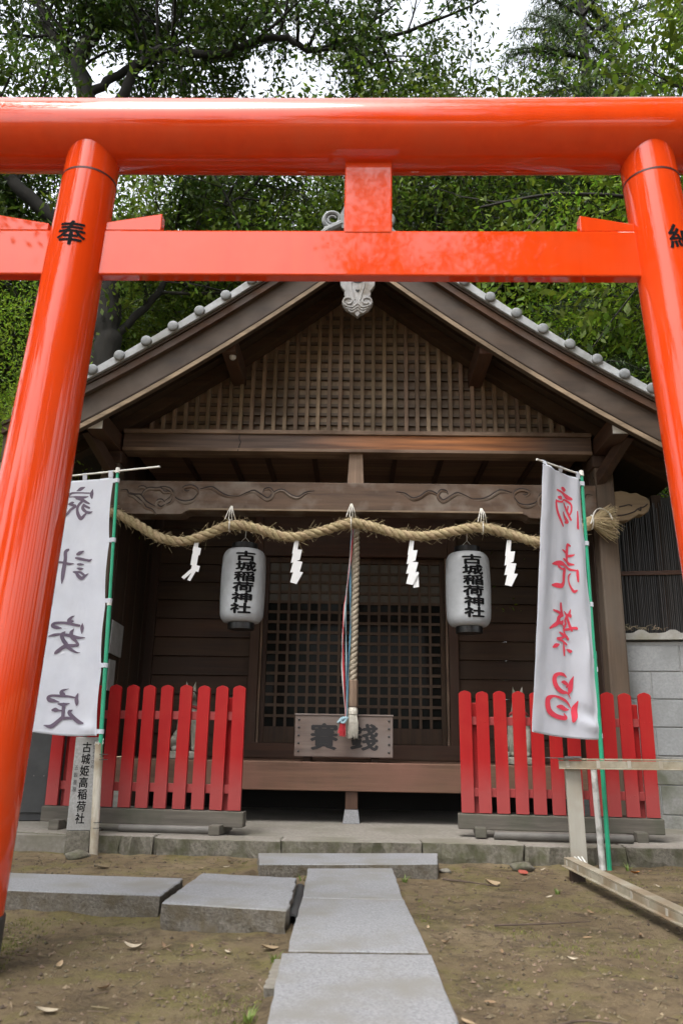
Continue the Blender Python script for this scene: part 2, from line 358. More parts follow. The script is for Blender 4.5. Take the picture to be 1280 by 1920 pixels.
slab('stone_step', 'wide grey granite step lying across the end of the path before the kerb', [(-.385, 4.40), (.535, 4.52), (.585, 4.93), (-.43, 4.80)], -.05, .07, GRAN, GRANS, None, 5, .003, 'step')
slab('paving_slab', 'thick square granite slab lying left of the path', [(-.655, 3.30), (-.172, 3.20), (-.172, 3.905), (-.612, 3.985)], -.05, .088, GRAN, GRANS, None, 6, .005)
slab('paving_slab', 'long granite slab at the far left running behind the torii pillar', [(-2.15, 3.60), (-.690, 3.455), (-.672, 3.855), (-2.1, 3.98)], -.05, .085, GRAN, GRANS, None, 7, .004)

# platform of the shrine with its kerb of separate stones
mb = MB(); mb.box(-3.4, 3.4, 5.22, 11, -.1, .094)
pl_ = tag(mb.build('concrete_platform', CONC), kind='structure')
joints = [(-3.2, 5.50), (-2.25, 5.42), (-1.52, 5.22), (-1.10, 5.16), (-.325, 5.09), (.515, 5.11), (1.12, 5.06), (1.72, 5.06), (3.2, 5.04)]
kl = ['broken kerb stone at the far left behind the torii pillar', 'kerb stone with a chipped edge left of the stone marker', 'kerb stone behind the stone marker post',
      'kerb stone right of the stone marker in front of the left red fence', 'kerb stone directly behind the granite step', 'kerb stone just right of the granite step',
      'kerb stone left of the metal rack leg', 'mossy kerb stone behind the right banner pole, rightmost of the row']
for i in range(8):
    (x0, y0), (x1, y1) = joints[i], joints[i+1]
    slab('kerb_stone', kl[i], [(x0+.008, y0), (x1-.006, y1), (x1-.006, 5.6 if i < 2 else 5.32), (x0+.008, 5.6 if i < 2 else 5.32)], -.1, .10 + .003*(i % 3), CONC, KERB, 'kerb stones of the platform', 20+i, .016 if i < 3 else .011, 'kerb stone')

# ------------------------------------------------------------------ torii
T = thing('torii', 'glossy vermilion wooden torii gate standing in front of the shrine', 'torii gate', (0.075, 2.6, 0), -R(1.4))
def torii():
    mb = MB(); n = 48
    for i in range(n+1):
        u = -2.05 + 4.1*i/n; zz = 2.96 + .012*(abs(u)/2)**2
        for j in range(64):
            a = 2*math.pi*j/64; mb.v.append((u, .138*math.cos(a), zz + .138*math.sin(a)))
    for i in range(n):
        for j in range(64): a, b = i*64+j, i*64+(j+1) % 64; mb.f.append((a, a+64, b+64, b))
    mb.f.append(tuple(range(64))); mb.f.append(tuple(n*64+j for j in range(64))[::-1])
    mb.build('top_lintel', VERM, T, smooth=True, ang=50)
    for sx, cx0, cx1 in ((-1, -1.217, -1.066), (1, 1.262, 1.073)):
        cx = lambda z: cx0 + (cx1-cx0)*z/2.85
        rad = lambda z: .138 + (.100-.138)*z/2.85
        mb = MB(); zs = [0.17 + (2.90-.17)*k/30 for k in range(31)]
        mb.tube([(cx(z), 0, z) for z in zs], [rad(z) for z in zs], 64); P = mb.build('pillar', VERM, T, smooth=True, ang=50)
        mb = MB(); mb.tube([(cx(z), 0, z) for z in (-.05, .168, .174)], [rad(0)+.006, rad(.17)+.006, rad(.17)+.001], 48); mb.build('base_band', BLACKP, P, smooth=True, ang=30)
        mb = MB(); zr = 2.742; n = 64
        for k, (dr, dz) in enumerate(((-.002, -.004), (.0012, -.004), (.0012, .004), (-.002, .004))):
            mb.v += [(cx(zr)+(rad(zr)+dr)*math.cos(2*math.pi*j/n), (rad(zr)+dr)*math.sin(2*math.pi*j/n), zr+dz) for j in range(n)]
        for k in range(4):
            for j in range(n): mb.f.append((k*n+j, k*n+(j+1) % n, ((k+1) % 4)*n+(j+1) % n, ((k+1) % 4)*n+j))
        mb.build('collar_joint', mat('dark_red_seam', (.06, .008, .004), rough=.6, bump=0), P)
        ch, zc, uo = ('奉', 2.455, .012) if sx < 0 else ('納', 2.445, .030)
        def fn(x, y, k):
            z = zc + y; a = (x+uo)/rad(z); r = rad(z) + .0012 + .00015*k
            return (cx(z) + r*math.sin(a), -r*math.cos(a), z)
        text_part('painted_character', [(ch, .108, 0, 0, .0026, 1.0, .02)], fn, INK, P)
    mb = MB(); mb.box(-1.62, 1.62, -.022, .026, 2.335, 2.525); mb.build('tie_beam', VERM, T, bevel=.006)
    mb = MB(); mb.box(-.084, .096, -.0245, .0285, 2.514, 2.865); mb.build('centre_strut', VERM, T, bevel=.005)
    for u0, u1, h0, h1 in ((-1.00, -.772, .032, .073), (-1.20, -1.395, .03, .066), (1.00, .795, .03, .068), (1.20, 1.40, .03, .066)):
        a, b = (u0, u1) if u0 < u1 else (u1, u0); ha, hb = (h0, h1) if u0 < u1 else (h1, h0)
        MB().prism([(a, 2.5255), (b, 2.5255), (b, 2.5255+hb), (a, 2.5255+ha)], -.0195, .0235).build('wedge', VERM, T, bevel=.003)
torii()

# ------------------------------------------------------------------ shrine hall
SH = thing('shrine_hall', 'old dark timber shrine hall with a gabled grey tile roof', 'shrine', SO, -AY)
def zl(u):
    v = abs(u) - .19
    return 4.24 - .80*v + .055*v*v
def zt(u): return zl(u) + .375
US = [3.0*i/40 for i in range(41)]
def strip(name, m, lo, hi, d0, d1, sgn, u1=2.66, u0=0.0, parent=SH, bevel=0):
    """board following the roof slope: between lo(u) and hi(u), from d0 to d1"""
    mb = MB(); n = 36
    for i in range(n+1):
        u = u0 + (u1-u0)*i/n; mb.v += [(sgn*u, d0, lo(u)), (sgn*u, d1, lo(u)), (sgn*u, d1, hi(u)), (sgn*u, d0, hi(u))]
    for i in range(n):
        a = 4*i; b = a+4
        for j in range(4): mb.f.append((a+j, a+(j+1) % 4, b+(j+1) % 4, b+j))
    mb.f += [(0, 3, 2, 1), (4*n, 4*n+1, 4*n+2, 4*n+3)]
    return mb.build(name, m, parent, bevel)
def shrine():
    hw = mat('bargeboard_wood', (0.0249, 0.0150, 0.0086), (0.0730, 0.0461, 0.0286), 20, (.12, 1, .5), .72, .5, .004, blotch=(.088, .065, .049), bl_scale=2.4)
    rw = mat('reddish_bargeboard_wood', (0.0365, 0.0159, 0.0074), (0.1014, 0.0457, 0.0212), 20, (.12, 1, .5), .72, .5, .004, blotch=(.085, .066, .055), bl_scale=3)
    for s in (-1, 1):
        b = strip('bargeboard', hw, zl, lambda u: zl(u)+.255, -.60, -.545, s)
        strip('bargeboard_moulding', wood('x', 'grey'), lambda u: zl(u)-.006, lambda u: zl(u)+.032, -.612, -.601, s, parent=b)
        strip('bargeboard_moulding', wood('x', 'dark'), lambda u: zl(u)+.046, lambda u: zl(u)+.058, -.606, -.601, s, parent=b)
        strip('upper_bargeboard', rw, lambda u: zl(u)+.2565, lambda u: zt(u)-.058, -.645, -.55, s)
        strip('eave_shadow_strip', wood('x', 'dark'), lambda u: zt(u)-.056, lambda u: zt(u)-.032, -.660, -.55, s)  # dark strip stands in for the shadow gap below the tiles
        strip('roof_deck', wood('y', 'dark'), lambda u: zl(u)+.21, lambda u: zl(u)+.25, -.543, 4.3, s)
        strip('inner_rafter', wood('x'), lambda u: zl(u)+.10, lambda u: zl(u)+.205, -.07, .05, s, 2.55, .12)
        for dd in (-.40, -.22):
            strip('rafter', wood('x', 'dark'), lambda u: zl(u)+.155, lambda u: zl(u)+.207, dd-.03, dd+.03, s, 2.64, .12)
        mb = MB(); nU, nD = 26, 160                                    # wavy pan tiles
        for i in range(nU+1):
            u = .05 + 2.50*i/nU
            for j in range(nD+1):
                d = -.60 + 4.9*j/nD
                z = zt(u) + .03 + .028*math.sin(d*2*math.pi/.245) + .022*((i*.5) % 1)
                mb.v.append((s*u, d, z))
        for i in range(nU):
            for j in range(nD): a = i*(nD+1)+j; mb.f.append((a, a+1, a+nD+2, a+nD+1))
        mb.build('roof_tiles', TILE, SH, smooth=True, ang=60)
        pitch = .1968; caps = [.83 + pitch*k for k in range(-3, 9)]
        mb = MB()                                                      # gable edge tiles, one per course, slightly stepped
        for k in range(len(caps)):
            a, b2 = caps[k]-.012, caps[k]+pitch-.014
            f = lambda u, dz: (s*u, zt(u)+dz)
            z0 = -.030
            q = [f(a, z0), f(b2, z0), f(b2, .036), f(a, .048)]
            if s < 0: q = q[::-1]
            mb.prism(q, -.685, -.55)
        e = mb.build('gable_edge_tiles', mat('pale_edge_tile', (.27, .285, .295), (.42, .435, .445), 18, rough=.65, bump=.3, bdist=.003, blotch=(.20, .205, .19), bl_scale=7, island=.12), SH, bevel=.004)
        for u in caps:
            mb = MB(); mb.lathe([(.041, -.02), (.042, .016), (.040, .021), (.032, .026), (.018, .029), (.001, .030)], (s*u, -.680, zt(u)+.024), 24, 'y')
            mb.build('round_cap_tile', TILE, e, smooth=True, ang=50)
    # ridge with its end ornament
    dt = mat('dark_ridge_tile', (0.10, 0.11, 0.115), (0.22, 0.23, 0.235), 22, rough=0.6, bump=0.4, bdist=0.003, blotch=(0.13, 0.135, 0.12), bl_scale=9)
    mb = MB()
    for k, (w, z0, z1) in enumerate(((.17, 4.62, 4.70), (.14, 4.704, 4.75), (.11, 4.754, 4.80))): mb.box(-w, w, -.50, 4.3, z0, z1)
    rg = mb.build('ridge', dt, SH, bevel=.01)
    mb = MB(); mb.tube([(0, -.52, 4.83), (0, 4.3, 4.83)], .06, 20); mb.build('ridge_roll', dt, rg, smooth=True, ang=50)
    mb = MB(); mb.prism([(-.13, 4.60), (.13, 4.60), (.15, 4.72), (.10, 4.84), (.04, 4.88), (-.04, 4.88), (-.10, 4.84), (-.15, 4.72)], -.72, -.54)
    for s in (-1, 1):
        sp = [(s*(.205 + .070*math.cos(a)*(1-a/14)), -.69, 4.70 + .070*math.sin(a)*(1-a/14)) for a in np.linspace(-1.2, 9, 44)]
        mb.tube(sp, [.022-.0003*i for i in range(44)], 8)
        mb.tube([(s*.13, -.69, 4.655), (s*.24, -.69, 4.60), (s*.34, -.69, 4.53)], [.038, .034, .016], 10)
    mb.build('ridge_end_tile', dt, rg, smooth=True, ang=35)
    # pendant under the gable peak
    pg = mat('weathered_pendant_wood', (0.20, 0.20, 0.205), (0.40, 0.395, 0.39), 24, (1, 1, .2), .85, .5, .004, blotch=(.17, .15, .125), bl_scale=9)
    half = [(0, 3.842), (.022, 3.868), (.045, 3.878), (.065, 3.895), (.085, 3.905), (.102, 3.928), (.115, 3.945), (.121, 3.975), (.110, 4.005), (.098, 4.02), (.105, 4.045), (.098, 4.065), (.118, 4.09), (.135, 4.12), (.138, 4.22), (.12, 4.30), (0, 4.36)]
    poly = half + [(-x, z) for x, z in half[-2:0:-1]]
    mb = MB(); mb.prism(poly, -.668, -.625); P = mb.build('gable_pendant', pg, SH, bevel=.006)
    mb = MB()
    for s in (-1, 1):
        mb.tube([(s*(.070+.040*math.cos(a)*(1-a/11)), -.669, 3.975+.038*math.sin(a)*(1-a/11)) for a in np.linspace(-1.5, 5.6, 30)], .0085, 8)
        for k in range(3):
            mb.tube(spline([(s*.004, -.669, 3.955-.026*k), (s*.04, -.669, 3.925-.024*k), (s*(.10-.014*k), -.669, 3.938-.020*k)], 6), .007, 6)
        mb.tube(spline([(s*.012, -.669, 4.20), (s*.05, -.669, 4.13), (s*.035, -.669, 4.06), (s*.02, -.669, 3.99)], 6), .006, 6)
    mb.build('carved_scroll', pg, P, smooth=True)
    mb = MB()
    mb.prism([(0, 4.052), (.018, 4.072), (.012, 4.082), (0, 4.076), (-.012, 4.082), (-.018, 4.072)], -.6695, -.664)
    mb.prism([(.045*math.cos(a), 4.17+.035*math.sin(a)) for a in np.linspace(0, 2*math.pi, 16, endpoint=False)], -.6695, -.664)
    mb.build('pierced_hole_shade', mat('hole_black', (.01, .008, .007), bump=0), P)  # flat black inserts stand for the darkness inside the pierced holes
    # gable wall: boards, lattice, frame
    mb = MB(); g = [(-1.86, 3.10)]; us = np.linspace(-1.86, 1.86, 31); mb.prism([(-1.86, 3.08), (1.86, 3.08)] + [(u, max(3.09, zl(u)+.14)) for u in us[::-1]], .122, .14)
    gm = mat('gable_board_wood', (0.2124, 0.1565, 0.1041), (0.4249, 0.3214, 0.2207), 24, (1, 1, .06), .82, .5, .004, blotch=(.115, .08, .055), bl_scale=1.6)
    mb.build('gable_board', gm, SH)
    mb = MB()
    for k in range(18):
        z = 3.165 + .0835*k; umax = 1.84
        us2 = [u for u in np.linspace(-1.84, 1.84, 93) if zl(u)+.09 > z]
        if us2: mb.box(us2[0], us2[-1], .096, .121, z, z+.026)
    mb.build('gable_lattice_rail', mat('lattice_rail_wood', (.080, .060, .044), (.16, .125, .095), 26, (.05, 1, 1), .8, .4, .004), SH)
    mb = MB()
    for k in range(-19, 20):
        u = .047 + .0935*k
        if zl(u)+.10 > 3.16: mb.box(u-.0165, u+.0165, .06, .095, 3.125, zl(u)+.12)
    mb.build('gable_lattice_bar', wood('z', 'grey'), SH, bevel=.003)
    # gable beam, with a newer orange-brown patch
    gb = bpy.data.materials.new('gable_beam_wood'); gb.use_nodes = True; n, l = gb.node_tree.nodes, gb.node_tree.links; p = n['Principled BSDF']
    tc = n.new('ShaderNodeTexCoord'); mp = n.new('ShaderNodeMapping'); mp.inputs['Scale'].default_value = (.05, 1, 1); l.new(tc.outputs['Object'], mp.inputs[0])
    nz = n.new('ShaderNodeTexNoise'); nz.inputs['Scale'].default_value = 30; nz.inputs['Detail'].default_value = 8; l.new(mp.outputs[0], nz.inputs['Vector'])
    c1 = n.new('ShaderNodeValToRGB'); c1.color_ramp.elements[0].position = .32; c1.color_ramp.elements[1].position = .68
    c1.color_ramp.elements[0].color = (.055, .032, .022, 1); c1.color_ramp.elements[1].color = (.14, .09, .065, 1); l.new(nz.outputs['Fac'], c1.inputs['Fac'])
    c2 = n.new('ShaderNodeValToRGB'); c2.color_ramp.elements[0].position = .3; c2.color_ramp.elements[1].position = .66
    c2.color_ramp.elements[0].color = (.13, .048, .018, 1); c2.color_ramp.elements[1].color = (.46, .17, .05, 1); l.new(nz.outputs['Fac'], c2.inputs['Fac'])
    sx = n.new('ShaderNodeSeparateXYZ'); l.new(tc.outputs['Object'], sx.inputs[0])
    n2 = n.new('ShaderNodeTexNoise'); n2.inputs['Scale'].default_value = 3; n2.inputs['Detail'].default_value = 7; l.new(mp.outputs[0], n2.inputs['Vector'])
    ad = n.new('ShaderNodeMath'); ad.operation = 'MULTIPLY_ADD'; l.new(n2.outputs['Fac'], ad.inputs[0]); ad.inputs[1].default_value = 1.4; l.new(sx.outputs['X'], ad.inputs[2])
    r = n.new('ShaderNodeValToRGB'); e = r.color_ramp.elements; e[0].position = .45; e[0].color = (0, 0, 0, 1); e[1].position = .95; e[1].color = (1, 1, 1, 1); q = e.new(.999); q.color = (1, 1, 1, 1)
    mr = n.new('ShaderNodeMapRange'); mr.inputs['From Min'].default_value = -.7; mr.inputs['From Max'].default_value = 1.2; l.new(ad.outputs[0], mr.inputs['Value']); l.new(mr.outputs[0], r.inputs['Fac'])
    mr2 = n.new('ShaderNodeMapRange'); mr2.inputs['From Min'].default_value = 1.9; mr2.inputs['From Max'].default_value = 2.4; mr2.inputs['To Min'].default_value = 1; mr2.inputs['To Max'].default_value = 0; l.new(ad.outputs[0], mr2.inputs['Value'])
    mm = n.new('ShaderNodeMath'); mm.operation = 'MULTIPLY'; l.new(r.outputs['Color'], mm.inputs[0]); l.new(mr2.outputs[0], mm.inputs[1])
    mx = n.new('ShaderNodeMix'); mx.data_type = 'RGBA'; l.new(mm.outputs[0], mx.inputs['Factor']); l.new(c1.outputs['Color'], mx.inputs['A']); l.new(c2.outputs['Color'], mx.inputs['B'])
    l.new(mx.outputs['Result'], p.inputs['Base Color']); p.inputs['Roughness'].default_value = .65
    bu = n.new('ShaderNodeBump'); bu.inputs['Strength'].default_value = .5; bu.inputs['Distance'].default_value = .004; l.new(nz.outputs['Fac'], bu.inputs['Height']); l.new(bu.outputs[0], p.inputs['Normal'])
    B = MB().box(-1.915, 1.915, -.075, .08, 2.968, 3.088).build('gable_beam', gb, SH, bevel=.004)
    MB().box(-1.915, 1.915, -.095, .09, 3.09, 3.124).build('beam_moulding', wood('x', 'grey'), B, bevel=.004)
    MB().box(-1.915, 1.915, -.088, .085, 2.938, 2.966).build('beam_moulding', wood('x', 'grey'), B, bevel=.004)
    mb = MB(); pts = [(-.957, 3.088), (-.960, 3.05), (-.945, 3.02), (-.955, 2.99), (-.962, 2.94)]
    for a, b in zip(pts, pts[1:]): mb.bar((a[0], -.089 if a[1] < 2.97 else -.0765, a[1]), (b[0], -.089 if b[1] < 2.97 else -.0765, b[1]), .006, .004, (0, 1, 0))
    mb.build('split_crack', mat('crack_dark', (.012, .008, .006), bump=0), B)
    # carved front beam
    kb = mat('carved_beam_wood', (0.0522, 0.0291, 0.0168), (0.1215, 0.0729, 0.0446), 22, (.08, 1, 1), .75, .55, .004, blotch=(.165, .130, .102), bl_scale=5.5)
    poly = [(-1.92, 2.395), (-1.41, 2.395), (-1.375, 2.402), (-1.36, 2.418), (-1.33, 2.427), (0, 2.432), (1.33, 2.427), (1.36, 2.418), (1.375, 2.402), (1.41, 2.395), (1.92, 2.395), (1.92, 2.675), (-1.92, 2.675)]
    K = MB().prism(poly, -.09, .09).build('carved_beam', kb, SH, bevel=.006)
    strips = MB().box(-1.33, 1.33, -.098, -.0905, 2.433, 2.446); strips.build('beam_moulding', wood('x', 'grey'), K)
    CARVE = [[(-1.891,2.593),(-1.843,2.597),(-1.823,2.564),(-1.782,2.552),(-1.738,2.518),(-1.704,2.494),(-1.677,2.456),(-1.626,2.436),(-1.591,2.40)],[(-1.816,2.572),(-1.766,2.56),(-1.729,2.556),(-1.698,2.519),(-1.68,2.502),(-1.638,2.478),(-1.596,2.457)],[(-1.698,2.519),(-1.717,2.552),(-1.696,2.595),(-1.657,2.616),(-1.608,2.613),(-1.568,2.615),(-1.538,2.588),(-1.489,2.585),(-1.482,2.547),(-1.527,2.508)],[(-1.525,2.475),(-1.556,2.458),(-1.588,2.478),(-1.584,2.512),(-1.552,2.519),(-1.525,2.497)],[(-1.517,2.477),(-1.478,2.501),(-1.459,2.547),(-1.482,2.602),(-1.532,2.626),(-1.577,2.626)],[(-1.753,2.594),(-1.739,2.624),(-1.699,2.624),(-1.672,2.595)],[(-1.458,2.547),(-1.415,2.518),(-1.358,2.505),(-1.302,2.522),(-1.276,2.558)],[(-1.336,2.595),(-1.364,2.592),(-1.388,2.615),(-1.367,2.634),(-1.318,2.64),(-1.275,2.618),(-1.264,2.583),(-1.28,2.549)],[(-1.251,2.608),(-1.204,2.623),(-1.156,2.628),(-1.122,2.61),(-1.072,2.577),(-1.014,2.556),(-.934,2.552)],[(-.934,2.552),(-.858,2.59),(-.812,2.602),(-.765,2.575),(-.702,2.539),(-.66,2.576),(-.682,2.625),(-.728,2.619),(-.742,2.587)],[(-.702,2.539),(-.642,2.598),(-.581,2.613),(-.518,2.57),(-.456,2.555),(-.395,2.594),(-.326,2.605)]]
    gr = mat('groove_shade_dark', (0.018, 0.012, 0.010), (0.045, 0.032, 0.026), 20, rough=.9, bump=0)  # dark tubes put the shade of the carved grooves into colour
    for s in (-1, 1):
        mb = MB(); m2 = MB()
        for c in CARVE:
            q = spline([(-s*x, -.0895, z) for x, z in c], 5); n_ = len(q)
            mb.tube(q, [.003 + .0065*math.sin(math.pi*min(1, max(.05, i/(n_-1)))) for i in range(n_)], 6)
            m2.tube([p + Vector((0, .004, -.014)) for p in q], [.004 + .012*math.sin(math.pi*min(1, max(.05, i/(n_-1)))) for i in range(n_)], 6)
        mb.build('scroll_groove_shade', gr, K, smooth=True); m2.build('carved_scroll', kb, K, smooth=True)
    kib = [(2.0,2.634),(2.024,2.632),(2.076,2.637),(2.133,2.646),(2.18,2.636),(2.203,2.624),(2.252,2.631),(2.285,2.612),(2.328,2.594),(2.354,2.563),(2.354,2.521),(2.333,2.471),(2.292,2.447),(2.253,2.447),(2.219,2.424),(2.169,2.398),(2.105,2.391),(2.065,2.408),(2.0,2.430)]
    for s in (-1, 1):
        q = [(s*x, z) for x, z in kib]
        if s > 0: q = q[::-1]
        Kb = MB().prism(q, -.055, .055).build('beam_end_carving', wood('x', 'pale'), SH, bevel=.010)
        mb = MB()
        for c in ([(2.083,2.435),(2.147,2.444),(2.22,2.469),(2.254,2.495),(2.303,2.512),(2.332,2.535)], [(2.254,2.49),(2.273,2.482),(2.279,2.511)], [(2.105,2.509),(2.145,2.518),(2.185,2.527),(2.209,2.519)]):
            mb.tube(spline([(s*x, -.0545, z) for x, z in c], 5), .006, 6)
        mb.build('scroll_groove_shade', gr, Kb)
    MB().add([(-.066,-.05,2.676),(.068,-.05,2.676),(.068,.05,2.676),(-.066,.05,2.676),(-.052,-.05,2.937),(.056,-.05,2.937),(.056,.05,2.937),(-.052,.05,2.937)], [(3,2,1,0),(4,5,6,7),(0,1,5,4),(1,2,6,5),(2,3,7,6),(3,0,4,7)]).build('short_strut', wood('z', 'grey'), SH, bevel=.004)
    # posts
    pw = mat('post_wood', (0.0502, 0.0318, 0.0199), (0.1141, 0.0779, 0.0502), 24, (1, 1, .05), .78, .5, .004, blotch=(.105, .083, .064), bl_scale=1.6)
    for s in (-1, 1):
        Pp = MB().box(s*2.0-.075, s*2.0+.075, -.075, .075, .182, 2.936).build('front_post', pw, SH, bevel=.016)
        MB().frustum(s*2.0, 0, .095, .18, .26, .22).build('post_base', GRAN, Pp, bevel=.006)
        MB().box(s*2.0-.09, s*2.0+.09, -.085, .085, 2.83, 2.934).build('bracket_block', wood('x'), Pp, bevel=.01)
        MB().box(s*1.9-.06, s*1.9+.06, 1.14, 1.26, .1, 3.4).build('rear_post', wood('z', 'dark'), SH, bevel=.006)
        # purlins that carry the overhang
        for u0, u1, z0, z1, dd in ((.955, 1.065, 3.60, 3.76, -.542), (1.935, 2.065, 2.94, 3.085, -.54)):
            Pu = MB().box(min(s*u0, s*u1), max(s*u0, s*u1), dd, (.3 if u0 < 1.5 else 4.2), z0, z1).build('purlin', wood('y', 'red'), SH, bevel=.006)
            if u0 > 1.5: MB().box(min(s*u0, s*u1)+.004, max(s*u0, s*u1)-.004, -.5425, -.540, z0+.004, z1-.004).build('white_end', WHITEP, Pu)
        MB().bar((s*1.96, -.04, 2.72), (s*2.10, -.40, 2.99), .07, .09).build('eave_brace', wood('y'), SH, bevel=.004)
        # side wall
        mb = MB(); k = 0; d = .08
        while d < 1.14:
            w = .155; mb.box(s*1.93-.012, s*1.93+.012-.003*(k % 2), d, min(d+w-.004, 1.14), .52, 3.3); d += w; k += 1
        mb.build('side_wall', wood('z', 'dark'), SH, bevel=.002)
        MB().box(min(s*1.945, s*1.97), max(s*1.945, s*1.97), 1.2, 4.1, .1, 3.0).build('rear_side_wall', wood('z', 'dark'), SH)
        # clapboards beside the door
        mb = MB(); z = .54
        while z < 3.2:
            a, b = (.955, 1.84) if s > 0 else (-1.84, -.955)
            mb.add([(a,1.165,z),(b,1.165,z),(b,1.22,z),(a,1.22,z),(a,1.19,z+.168),(b,1.19,z+.168),(b,1.22,z+.168),(a,1.22,z+.168)], [(3,2,1,0),(4,5,6,7),(0,1,5,4),(1,2,6,5),(2,3,7,6),(3,0,4,7)]); z += .172
        mb.build('clapboard_wall', wood('x', 'brown'), SH)
        MB().box(min(s*.865, s*.95), max(s*.865, s*.95), 1.12, 1.24, .53, 3.2).build('door_post', wood('z', 'red'), SH, bevel=.004)
        MB().box(min(s*.842, s*.862), max(s*.842, s*.862), 1.15, 1.23, .64, 2.40).build('door_jamb', wood('z', 'grey'), SH, bevel=.002)
    # porch ceiling, door head and sill, floor
    mb = MB()
    for k in range(8): mb.box(-1.86, 1.86, .10+.14*k, .10+.14*k+.136, 2.99, 3.005)
    mb.build('porch_ceiling', mat('ceiling_board_wood', (.085, .050, .030), (.19, .118, .075), 26, (.05, 1, 1), .75, .3, .003, island=.25), SH)
    for u in (-1.45, -1.05, -.75, -.35, .33, .72, 1.1, 1.5): MB().box(u-.02, u+.02, .09, 1.16, 2.955, 2.989).build('ceiling_batten', wood('y', 'brown'), SH, bevel=.003)
    MB().box(-.864, .864, 1.13, 1.25, 2.34, 3.2).build('door_head', wood('x', 'red'), SH, bevel=.004)
    MB().box(-1.85, 1.85, 1.09, 1.25, .517, .645).build('door_sill', wood('x', 'red'), SH, bevel=.004)
    mb = MB()
    for k in range(8): mb.box(-1.9, 1.9, .126+.122*k, .126+.122*k+.119, .480, .515)
    mb.build('porch_floor', wood('x', 'red'), SH)
    fb = mat('floor_beam_wood', (0.0689, 0.0346, 0.0191), (0.1509, 0.0824, 0.0484), 24, (.05, 1, 1), .7, .5, .004, blotch=(.16, .075, .05), bl_scale=2.0)
    MB().box(-1.915, 1.915, 0, .125, .318, .520).build('floor_beam', fb, SH, bevel=.005)
    F = MB().box(-.045, .045, .02, .11, .192, .317).build('floor_strut', wood('z', 'red'), SH, bevel=.003)
    MB().frustum(0, .065, .094, .19, .125, .098).build('base_stone', GRAN, F, bevel=.003)
    MB().box(-1.92, 1.92, 1.26, 1.30, .09, .5).build('under_floor_shade_sheet', mat('under_floor_dark', (.012, .011, .010), (.02, .018, .016), bump=0), SH)  # near-black sheet stands in for the shade of the open space below
    # dark room behind the door
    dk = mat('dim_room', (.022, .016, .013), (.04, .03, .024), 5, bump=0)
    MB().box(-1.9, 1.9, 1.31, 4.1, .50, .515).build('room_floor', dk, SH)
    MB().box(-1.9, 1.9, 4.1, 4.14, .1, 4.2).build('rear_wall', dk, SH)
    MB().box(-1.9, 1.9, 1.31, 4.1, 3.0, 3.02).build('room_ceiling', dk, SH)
    # lattice doors: two sliding leaves
    gl = bpy.data.materials.new('door_glass'); gl.use_nodes = True; pp = gl.node_tree.nodes['Principled BSDF']
    pp.inputs['Base Color'].default_value = (.012, .013, .012, 1); pp.inputs['Roughness'].default_value = .05; pp.inputs['Specular IOR Level'].default_value = .05
    fg = mat('frosted_door_pane', (0.0468, 0.0407, 0.0281), (0.0998, 0.0873, 0.0637), 5, rough=.5, bump=0, blotch=(.06, .05, .035), bl_scale=3)
    lt = mat('door_lattice_wood', (0.0487, 0.0277, 0.0154), (0.1014, 0.0610, 0.0350), 24, (1, 1, .3), .72, .4, .003)
    for s in (-1, 1):
        dd = 1.168 if s < 0 else 1.204
        c = s*.42; w = .418
        mb = MB(); mb.box(-w, -w+.04, 0, .034, .648, 2.335); mb.box(w-.04, w, 0, .034, .648, 2.335); mb.box(-w+.041, w-.041, .001, .033, 2.285, 2.334); mb.box(-w+.041, w-.041, .001, .033, .648, .785)
        D = mb.build('door_leaf', wood('z', 'brown'), SH, bevel=.002); D.location = (c, dd, 0)
        mb = MB(); nx, nz_ = 8, 16; px = (2*w-.08)/nx; pz = 1.50/nz_
        for i in range(1, nx): x = -w+.04+px*i; mb.box(x-.012, x+.012, .004, .020, .786, 2.284)
        for j in range(1, nz_): z = .785+pz*j; mb.box(-w+.041, w-.041, .006, .022, z-.0125, z+.0125)
        mb.build('door_lattice', lt, D)
        zs = 2.285-4*pz
        MB().box(-w+.041, w-.041, .0245, .028, .786, zs).build('glass_pane', gl, D)
        MB().box(-w+.041, w-.041, .0245, .028, zs+.001, 2.284).build('frosted_pane', fg, D)
shrine()
